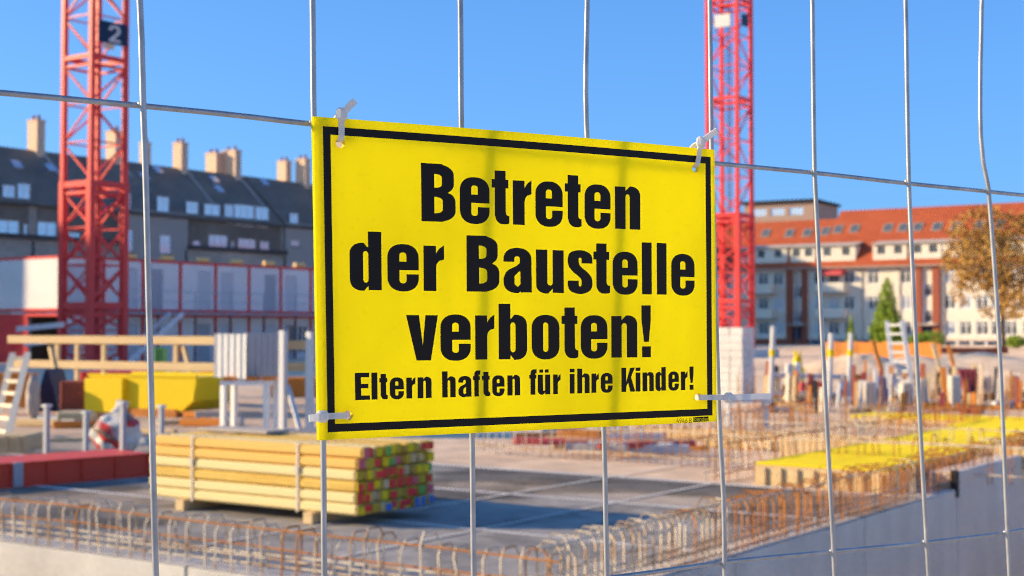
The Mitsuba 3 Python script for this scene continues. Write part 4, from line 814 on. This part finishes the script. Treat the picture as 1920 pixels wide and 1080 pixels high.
for k in (-0.86, 2.26): part(t, 'frame_tube', tube([fen(k, 0.03), fen(k, ZT+0.02)], 0.02, 12), 'galv', smooth=60)
for z in (ZB, ZT): part(t, 'frame_tube', tube([fen(-0.86, z, -0.001), fen(2.26, z, -0.001)], 0.017, 12), 'galv', smooth=60)
wn = []
for q, zz in ((hu, 0), (hl, 1)):
    for w in vw:                                                       # weld beads where the wires cross
        ws = spline([fen_at(*p) for p in w], 200); hs = spline([fen_at(*p) for p in q], 200)
        dd_ = np.linalg.norm(ws[:, None]-hs[None], axis=2); i, j = np.unravel_index(dd_.argmin(), dd_.shape)
        if dd_[i, j] < 0.01: part(t, 'weld', sphere(fen(*ws[i], -RV*0.9), 0.0034, (1.0, 1.0, 0.85), 0.2, i, 2), 'galv', smooth=True)
for k in (-0.86, 2.26): solo('fence_foot', 'grey concrete fence foot at the %s end of the panel' % ('left' if k < 0 else 'right'), 'fence foot', soft_box(fen(k, 0.002)-FD*0.12-FN*0.32, FD*0.24, FN*0.64, ZH*0.12, 0.02), 'concrete')

# ------------------------------------------------------------------ the warning sign
G0 = 0.010
pTL, pTR, pBR, pBL = (587, 217), (1336, 284), (1342, 791), (605, 826)
c2 = {n: np.array(fen_at(*p, G0)) for n, p in (('TL', pTL), ('TR', pTR), ('BR', pBR), ('BL', pBL))}
ex = (c2['TR']-c2['TL']+c2['BR']-c2['BL']); SW = np.linalg.norm(ex)/2; ex /= np.linalg.norm(ex)
ey = (c2['TL']-c2['BL']+c2['TR']-c2['BR']); SH = np.linalg.norm(ey)/2; ey /= np.linalg.norm(ey)
so = (c2['TL']+c2['TR']+c2['BR']+c2['BL'])/4-ex*SW/2-ey*SH/2
IB = np.linalg.inv(np.stack([ex, ey], 1))
def to_sign(px, py): return IB @ (np.array(fen_at(px, py, G0))-so)
def gap(a, b):                                                       # the plate leans off the wires at its top right
    s, q = np.clip(a/SW, 0, 1), np.clip(b/SH, 0, 1)
    return (1-q)*(0.0062*(1-s)+0.0085*s)+q*(0.0068*(1-s)+0.021*s)+0.006*math.sin(math.pi*s)*q
def sgn(a, b, n=0.0): k, z = so+ex*a+ey*b; g = gap(a, b); return fen(k-(g-G0)*(0.15+0.36*np.clip(a/SW, 0, 1)), z, g+n)
t = thing('warning_sign', 'yellow warning sign with black German lettering tied to the wire fence', 'sign')
holes = {'tl': to_sign(639, 268), 'tr': to_sign(1298, 318), 'bl': to_sign(656, 779), 'br': to_sign(1309, 745)}
plate = sbox(0, 0, SW, SH)
for h in holes.values(): plate = plate.difference(Point(*h).buffer(0.0038))
pieces = []
for i in range(16):
    for j in range(10):
        c = plate.intersection(sbox(SW*i/16, SH*j/10, SW*(i+1)/16, SH*(j+1)/10))
        for g in getattr(c, 'geoms', [c]):
            if g.area > 0: v, f = poly_faces(g); pieces.append((np.array([sgn(x, y) for x, y in v]), f))
pv, pf = cat(pieces); tmp = trimesh.Trimesh(pv, pf, process=True); tmp.merge_vertices(digits_vertex=6)
nrm = np.cross(pv[pf[0][1]]-pv[pf[0][0]], pv[pf[0][2]]-pv[pf[0][0]])
part(t, 'plate', (np.array(tmp.vertices), np.array(tmp.faces)), 'sign', smooth=True)
part(t, 'back_skin', (np.array(tmp.vertices)-FN*0.0042, np.array(tmp.faces)[:, ::-1]), 'sign', smooth=True)
rim = np.array(plate.exterior.segmentize(0.02).coords); fr_ = np.array([sgn(x, y) for x, y in rim]); bk = fr_-FN*0.0042; n_ = len(rim)
part(t, 'edge', (np.vstack([fr_, bk]), np.array([[i, i+1, n_+i+1] for i in range(n_-1)]+[[i, n_+i+1, n_+i] for i in range(n_-1)])), 'sign')
bo = [to_sign(*p) for p in ((605, 236), (1325, 297), (1337, 779), (619, 811))]; bi = [to_sign(*p) for p in ((619, 252), (1315, 311), (1327, 768), (632, 796))]
for h in holes.values():
    rg = np.array(Point(*h).buffer(0.0038, quad_segs=6).exterior.coords)[:-1]; a_ = np.array([sgn(x, y) for x, y in rg]); m_ = len(rg)
    part(t, 'hole_wall', (np.vstack([a_, a_-FN*0.0042]), np.array([[i, (i+1) % m_, m_+(i+1) % m_] for i in range(m_)]+[[i, m_+(i+1) % m_, m_+i] for i in range(m_)])), 'yellow_print', smooth=True)
x0, x1, y0, y1 = (bo[0][0]+bo[3][0])/2, (bo[1][0]+bo[2][0])/2, (bo[2][1]+bo[3][1])/2, (bo[0][1]+bo[1][1])/2
bw = np.mean([bi[0][0]-bo[0][0], bo[1][0]-bi[1][0], bo[0][1]-bi[0][1], bi[3][1]-bo[3][1]])
bord = sbox(x0, y0, x1, y1).difference(sbox(x0+bw, y0+bw, x1-bw, y1-bw))
for h in holes.values(): bord = bord.difference(Point(*h).buffer(0.0038))
def printed(poly, name, m='black_print', off=0.0003, cell=None, label=None):
    ms = []
    bx0, by0, bx1, by1 = poly.bounds; st = cell or 0.03
    for i in range(int((bx1-bx0)/st)+1):
        for j in range(int((by1-by0)/st)+1):
            c = poly.intersection(sbox(bx0+i*st, by0+j*st, bx0+(i+1)*st, by0+(j+1)*st))
            for g in getattr(c, 'geoms', [c]):
                if g.geom_type == 'Polygon' and g.area > 1e-10: v, f = poly_faces(g); ms.append((np.array([sgn(x, y, off) for x, y in v]), f))
    return part(t, name, cat(ms), m, label=label)
printed(bord, 'border')
# glyphs: drawn in units of the capital height, w wide
def arc(x0, x1, y0, y1, ry, top=True, bot=True, n=14, e=2.3):
    rx = (x1-x0)/2; cx = (x0+x1)/2; th = np.linspace(0, np.pi, 2*n+1); cc, ss = np.cos(th), np.sin(th)
    X = np.sign(cc)*np.abs(cc)**(2/e)*rx; Y = np.abs(ss)**(2/e)*ry
    up = [(cx+x, y1-ry+y) for x, y in zip(X, Y)] if top else [(x1, y1), (x0, y1)]
    dn = [(cx-x, y0+ry-y) for x, y in zip(X, Y)] if bot else [(x0, y0), (x1, y0)]
    return Polygon(up+dn).buffer(0)
ST = 0.25; XH = 0.79
R = sbox
def gl_o(w, s): return arc(0, w, -0.015, XH+0.015, 0.25).difference(arc(s, w-s, 0.125, XH-0.125, min(0.08, w/2-s)))
def gl_e(w, s):
    a, b = w*0.38, w*0.605
    return arc(0, w, -0.015, XH+0.015, 0.25).difference(arc(a, b, 0.50, 0.66, 0.06, bot=False)).difference(R(a, 0.285, w+1, 0.355)).difference(arc(a, b, 0.125, 0.355, 0.06, top=False))
def gl_n(w, s, h=XH):
    body = R(0, 0, s, h).union(arc(s*0.5, w, 0, XH+0.015, 0.17, bot=False)).difference(R(-1, -1, 0, 2)).difference(arc(s, w-s, -1, 0.655, 0.07, bot=False))
    return body.difference(Polygon([(s*1.0, 1.2), (s*1.0, 0.715), (s*1.10, 0.735), (s*1.45, XH+0.02), (s*1.45, 1.2)])).union(R(0, 0, s, h))
def gl_h(w, s): return gl_n(w, s, 1.0)
def gl_u(w, s): return affinity.translate(affinity.scale(gl_n(w, s), -1, -1, origin=(0, 0)), w, XH)
def gl_ue(w, s): return gl_u(w, s).union(R(w*0.12, 0.87, w*0.42, 1.0)).union(R(w*0.58, 0.87, w*0.88, 1.0))
def gl_r(w, s):
    s = min(s, w*0.63)
    return R(0, 0, s, XH).union(Polygon([(s-0.02, 0.36), (s, 0.42), (s+0.12*(w-s), 0.485), (s+0.4*(w-s), 0.53), (w, 0.555), (w, XH+0.015), (s+0.8*(w-s), XH-0.005), (s+0.5*(w-s), 0.755), (s+0.22*(w-s), 0.71), (s, 0.66), (s-0.02, 0.66)]))
def gl_t(w, s):
    a = w*0.17; b = min(a+s, w*0.80)
    return unary_union([arc(a, w+0.10, 0, 0.6, 0.20, top=False).intersection(R(a, 0, w, 0.15)), R(a, 0.14, b, 0.945), arc(a, b+0.12, 0.0, 0.5, 0.2, top=False).intersection(R(a, 0, b, 0.5)), R(0, 0.64, w*0.95, XH), Polygon([(b-0.01, 0.24), (b+0.012, 0.17), (b+0.05, 0.145), (b-0.01, 0.13)])])
def gl_f(w, s):
    a = w*0.17; b = min(a+s*0.95, w*0.80)
    return unary_union([R(a, 0, b, 0.86), arc(a, w+0.12, 0.5, 1.015, 0.18, bot=False).intersection(R(a, 0.84, w, 1.1)), R(0, 0.64, w*0.95, XH)])
def gl_l(w, s): return R(0, 0, w, 1)
def gl_i(w, s): return R(0, 0, w, XH).union(R(0, 0.86, w, 1.0))
def gl_b(w, s): return R(0, 0, s, 1).union(gl_o2(w, s).difference(R(0, -1, s*0.6, 2))).difference(arc(s, w-s, 0.125, XH-0.125, 0.07))
def gl_o2(w, s): return arc(s*0.35, w, -0.015, XH+0.015, 0.2).difference(Polygon([(s, 1), (s, 0.73), (s*1.12, 0.745), (s*1.4, 0.82), (s*1.4, 1)])).difference(Polygon([(s, -0.1), (s, 0.07), (s*1.12, 0.045), (s*1.35, -0.02), (s*1.35, -0.1)]))
def gl_d(w, s): return affinity.translate(affinity.scale(gl_b(w, s), -1, 1, origin=(0, 0)), w, 0)
def gl_a(w, s):
    o = arc(0, w, 0.30, XH+0.015, 0.22, bot=False).union(arc(0, w*0.98, -0.015, 0.5, 0.20, top=False)).union(R(w-s, 0, w, 0.5))
    o = o.difference(arc(w*0.38, w*0.585, 0.54, 0.655, 0.06, bot=False))
    o = o.difference(Polygon([(-0.1, 0.55), (w*0.38, 0.55), (w*0.585, 0.56), (w*0.56, 0.525), (w*0.45, 0.475), (w*0.2, 0.415), (w*0.07, 0.35), (0, 0.25), (-0.1, 0.25)]))
    o = o.difference(Polygon([(w*0.40, 0.29), (w*0.585, 0.385), (w*0.585, 0.15), (w*0.5, 0.108), (w*0.40, 0.15)]).buffer(-0.012).buffer(0.02))
    return o.difference(Polygon([(w*0.63, -0.1), (w*0.63, 0.045), (w*0.60, 0.02), (w*0.50, -0.03), (w*0.5, -0.1)])).union(R(w-s*0.97, 0, w+0.005, 0.3))
def gl_s(w, s):
    q = 0.142; f = s/q; W = w/f; x0, x1 = q/2, W-q/2; y1, y0 = XH+0.015-q/2, -0.015+q/2
    pts = np.array([(x1, 0.56), (x1, 0.62), (x1*0.96, 0.69), (W/2, y1), (x0*1.15, 0.70), (x0, 0.60), (x0*1.1, 0.53), (W*0.42, 0.425), (W*0.6, 0.36), (x1*0.97, 0.265), (x1, 0.19), (x1*0.95, 0.105), (W/2, y0), (x0*1.2, 0.09), (x0, 0.16), (x0, 0.232)])
    from scipy.interpolate import PchipInterpolator
    k = np.r_[0, np.cumsum(np.linalg.norm(np.diff(pts, axis=0), axis=1))]; u = np.linspace(0, k[-1], 90); c = np.stack([PchipInterpolator(k, pts[:, i])(u) for i in (0, 1)], 1)
    g = affinity.scale(LineString(c).buffer(q/2, cap_style=2), f, 1, origin=(0, 0))
    return g.intersection(R(0, -0.02, w, XH+0.02)).buffer(0.004).buffer(-0.004)
def gl_v(w, s): return Polygon([(0, XH), (w*0.40, XH), (w*0.515, 0.265), (w*0.605, XH), (w, XH), (w*0.765, 0), (w*0.315, 0)])
def gl_x(w, s): return Polygon([(0.03*w, 1), (0.97*w, 1), (0.97*w, 0.72), (0.76*w, 0.295), (0.28*w, 0.295), (0.03*w, 0.72)]).union(R(0.08*w, 0, 0.96*w, 0.21))
def gl_B(w, s):
    o = unary_union([R(0, 0, w*0.62, 1), arc(-w*0.2, w*0.955, 0.47, 1.0, 0.2).intersection(R(w*0.3, 0, w, 1)), arc(-w*0.2, w, 0, 0.55, 0.21).intersection(R(w*0.3, 0, w, 1))]).difference(Polygon([(w*1.1, 0.60), (w*0.79, 0.505), (w*1.1, 0.42)]))
    r_ = lambda a, b, c, d, e: R(a, b, c, d).intersection(arc(a-(c-a), c, b, d, e))
    return o.difference(r_(w*0.375, 0.585, w*0.605, 0.825, 0.07)).difference(r_(w*0.375, 0.145, w*0.625, 0.43, 0.08))
def gl_E(w, s): return R(0, 0, s, 1).union(R(0, 0, w, 0.16)).union(R(0, 0.84, w*0.96, 1)).union(R(0, 0.435, w*0.9, 0.59))
def gl_K(w, s): return unary_union([R(0, 0, s, 1), Polygon([(s*0.9, 0.34), (w*0.66, 1), (w*1.0, 1), (w*0.70, 0.60), (s*0.9, 0.18)]), Polygon([(w*0.44, 0.52), (w*0.70, 0.64), (w*1.02, 0), (w*0.66, 0)])])
GL = dict(o=gl_o, e=gl_e, n=gl_n, h=gl_h, u=gl_u, r=gl_r, t=gl_t, f=gl_f, l=gl_l, i=gl_i, b=gl_b, d=gl_d, a=gl_a, s=gl_s, v=gl_v, B=gl_B, E=gl_E, K=gl_K); GL['ü'] = gl_ue; GL['!'] = gl_x
LINES = [
 ('Betreten', [(786.8, 851.9), (858.4, 914.7), (917.5, 951.2), (956.5, 992.5), (998.2, 1050.7), (1053.3, 1085.7), (1089.8, 1140), (1146.7, 1195.5)], [(789, 415), (1195, 432)], (786.8, 306.3)),
 ('derBaustelle', [(656, 716.5), (725.9, 785.3), (792.8, 832.2), (872, 934.4), (941, 994.4), (1001.4, 1054.5), (1060.6, 1108), (1108.4, 1140.8), (1144.3, 1192.7), (1198.7, 1219.2), (1226.7, 1247), (1254.1, 1299.6)], [(696, 543.8), (874.4, 546.6), (1201.9, 552)], (872, 441.6)),
 ('verboten!', [(761.7, 820.7), (825.3, 883), (889.8, 926.9), (933.1, 987.8), (995.1, 1048.2), (1050.9, 1083.4), (1086.7, 1138.1), (1143.6, 1193.7), (1199.1, 1220)], [(780.6, 676), (935, 673.8), (1146.3, 670.5)], (933, 569.8)),
 ('Elternhaftenfürihre', [(667.2, 695.7), (697.8, 709.8), (712.6, 729), (732.3, 759), (762.8, 780.6), (784, 810.6), (829.4, 855.6), (859.8, 884.7), (887.1, 901.5), (904, 920), (923, 946.6), (951.3, 975.6), (991.9, 1006.8), (1008, 1031.9), (1036.7, 1051.4), (1067.8, 1077.6), (1081.5, 1105.7), (1108.4, 1123), (1126, 1148.8)], [(668, 750.6), (975, 741.3), (1069, 737.8)], (667, 699.6)),
 ('Kinder!', [(1164.2, 1190.4), (1191.0, 1200.6), (1204, 1225.8), (1227.9, 1248.3), (1252.3, 1272.7), (1275.9, 1289), (1291.3, 1300.5)], [(1165, 735), (1300, 730.7)], (1164, 689.8))]
for txt, xs, base, cap in LINES:
    bs = [to_sign(*p) for p in base]; b0 = np.polyfit([p[0] for p in bs], [p[1] for p in bs], 1); ch = to_sign(*cap)[1]-np.polyval(b0, to_sign(*cap)[0])
    lam = []; yb = lambda x: np.interp(x, [p[0] for p in base], [p[1] for p in base])
    for c, (xa, xb) in zip(txt, xs):
        tl = 0.75 if c in 'ertnuvoas' else 1.0
        aa = to_sign(xa, yb(xa)-tl*(base[0][1]-cap[1]))[0]; ab = to_sign(xb, yb(xb))[0]
        if c == 'v': aa, ab = to_sign(xa, yb(xa)-85)[0], to_sign(xb, yb(xb)-85)[0]
        g = GL[c]((ab-aa)/ch, ST if len(txt) != 7 and len(txt) < 15 else 0.245)
        g = affinity.scale(g, ch, ch, origin=(0, 0)); lam.append(affinity.translate(g, aa, np.polyval(b0, (aa+ab)/2)))
    i0 = 0
    for n_w in {'derBaustelle': (3, 9), 'Elternhaftenfürihre': (6, 6, 3, 4)}.get(txt, (len(txt),)):
        printed(unary_union(lam[i0:i0+n_w]), 'lettering', label='black word ' + txt[i0:i0+n_w]); i0 += n_w
def small_text(s, px0, px1, pyb, pyt, m, off, bold=False):
    tm = meshkit.text_mesh(s, 1.0, 0.01, bold); v = np.array(tm.vertices); a0, b0 = to_sign(px0, pyb); a1, b1 = to_sign(px1, pyt); w = v[:, 0].max()-v[:, 0].min(); h = v[:, 1].max()-v[:, 1].min()
    x = (v[:, 0]-v[:, 0].min())/w*(a1-a0)+a0; y = (v[:, 1]-v[:, 1].min())/h*(to_sign(px0, pyt)[1]-b0)+b0+(x-a0)/(a1-a0)*(to_sign(px1, pyb)[1]-b0)
    part(t, 'maker_mark', (np.array([sgn(p, q, off+z*0.005) for p, q, z in zip(x, y, v[:, 2])]), np.array(tm.faces)), m)
small_text('4946 B', 1269, 1297, 793.5, 784.5, 'black_print', 0.0003)
q = [to_sign(*p) for p in ((1300.5, 791.5), (1329, 790), (1329, 781), (1300.5, 782.5))]
printed(Polygon(q), 'maker_mark'); small_text('bender', 1302, 1328, 789.8, 782.5, 'yellow_print', 0.0006, True)

# cable ties
def ribbon(pts, w_dir, w, th):
    ms = []
    p = np.array(pts); tg = np.gradient(p, axis=0); tg /= np.linalg.norm(tg, axis=1, keepdims=True); wd = np.broadcast_to(w_dir, p.shape); nn = np.cross(tg, wd); nn /= np.linalg.norm(nn, axis=1, keepdims=True)
    wd = np.cross(nn, tg)
    ring = np.stack([p-wd*w/2-nn*th/2, p+wd*w/2-nn*th/2, p+wd*w/2+nn*th/2, p-wd*w/2+nn*th/2], 1); v = ring.reshape(-1, 3); f = []
    for i in range(len(p)-1):
        for j in range(4): a, b = i*4+j, i*4+(j+1) % 4; f += [[a, b, b+4], [a, b+4, a+4]]
    n = (len(p)-1)*4; f += [[0, 2, 1], [0, 3, 2], [n, n+1, n+2], [n, n+2, n+3]]
    return v, np.array(f)
E3 = FD*ex[0]+ZH*ex[1]; Y3 = FD*ey[0]+ZH*ey[1]
def cable_tie(label, hole, head, tail, side):
    t = thing('cable_tie', label, 'cable tie', 'pale plastic cable ties holding the sign')
    hd = np.array(head); d = hd-hole; L = np.linalg.norm(d); d = d/L; s3 = E3*d[0]+Y3*d[1]; w3 = E3*-d[1]+Y3*d[0]
    st = hole+d*0.0018
    pts = [sgn(*st, -0.005), sgn(*st, -0.001), sgn(*(st+d*0.0008), 0.0012)]+[sgn(*(st+(hd-st)*f), 0.0015+0.0012*math.sin(math.pi*f)) for f in (0.25, 0.5, 0.75, 0.95)]
    hp = sgn(*hd, 0.003)
    part(t, 'strap', ribbon(spline(pts+[hp], 16), w3, 0.0048, 0.0011), 'nylon')
    loop = [sgn(*st, -0.005), sgn(*(st+d*0.002), -0.0085), sgn(*(st+(hd-st)*0.6), -0.0105), sgn(*(hd-d*0.004), -0.0085), sgn(*(hd-d*0.001), -0.004), hp]
    part(t, 'loop', ribbon(spline(loop, 18), w3, 0.0048, 0.0011), 'nylon')
    h = soft_box(hp-s3*0.0052-w3*0.0046-FN*0.003, s3*0.0104, w3*0.0092, FN*0.0062, 0.0024); part(t, 'head', h, 'nylon')
    tl = np.array(tail); part(t, 'tail', ribbon(spline([hp+FN*0.001, sgn(*(hd*0.5+tl*0.5), 0.006), sgn(*tl, 0.010)], 10), np.cross(FN, (E3*(tl-hd)[0]+Y3*(tl-hd)[1])/np.linalg.norm(tl-hd)), 0.0054, 0.0012), 'nylon')
cable_tie('pale plastic cable tie at the top left corner of the sign', holes['tl'], to_sign(638, 215), to_sign(655, 192), 0)
cable_tie('pale plastic cable tie at the top right corner of the sign', holes['tr'], to_sign(1303, 271), to_sign(1324, 251), 0)
cable_tie('pale plastic cable tie at the bottom left corner of the sign', holes['bl'], to_sign(604, 781), to_sign(572, 784), 1)
cable_tie('pale plastic cable tie at the bottom right corner of the sign', holes['br'], to_sign(1362, 745), to_sign(1430, 742), 1)
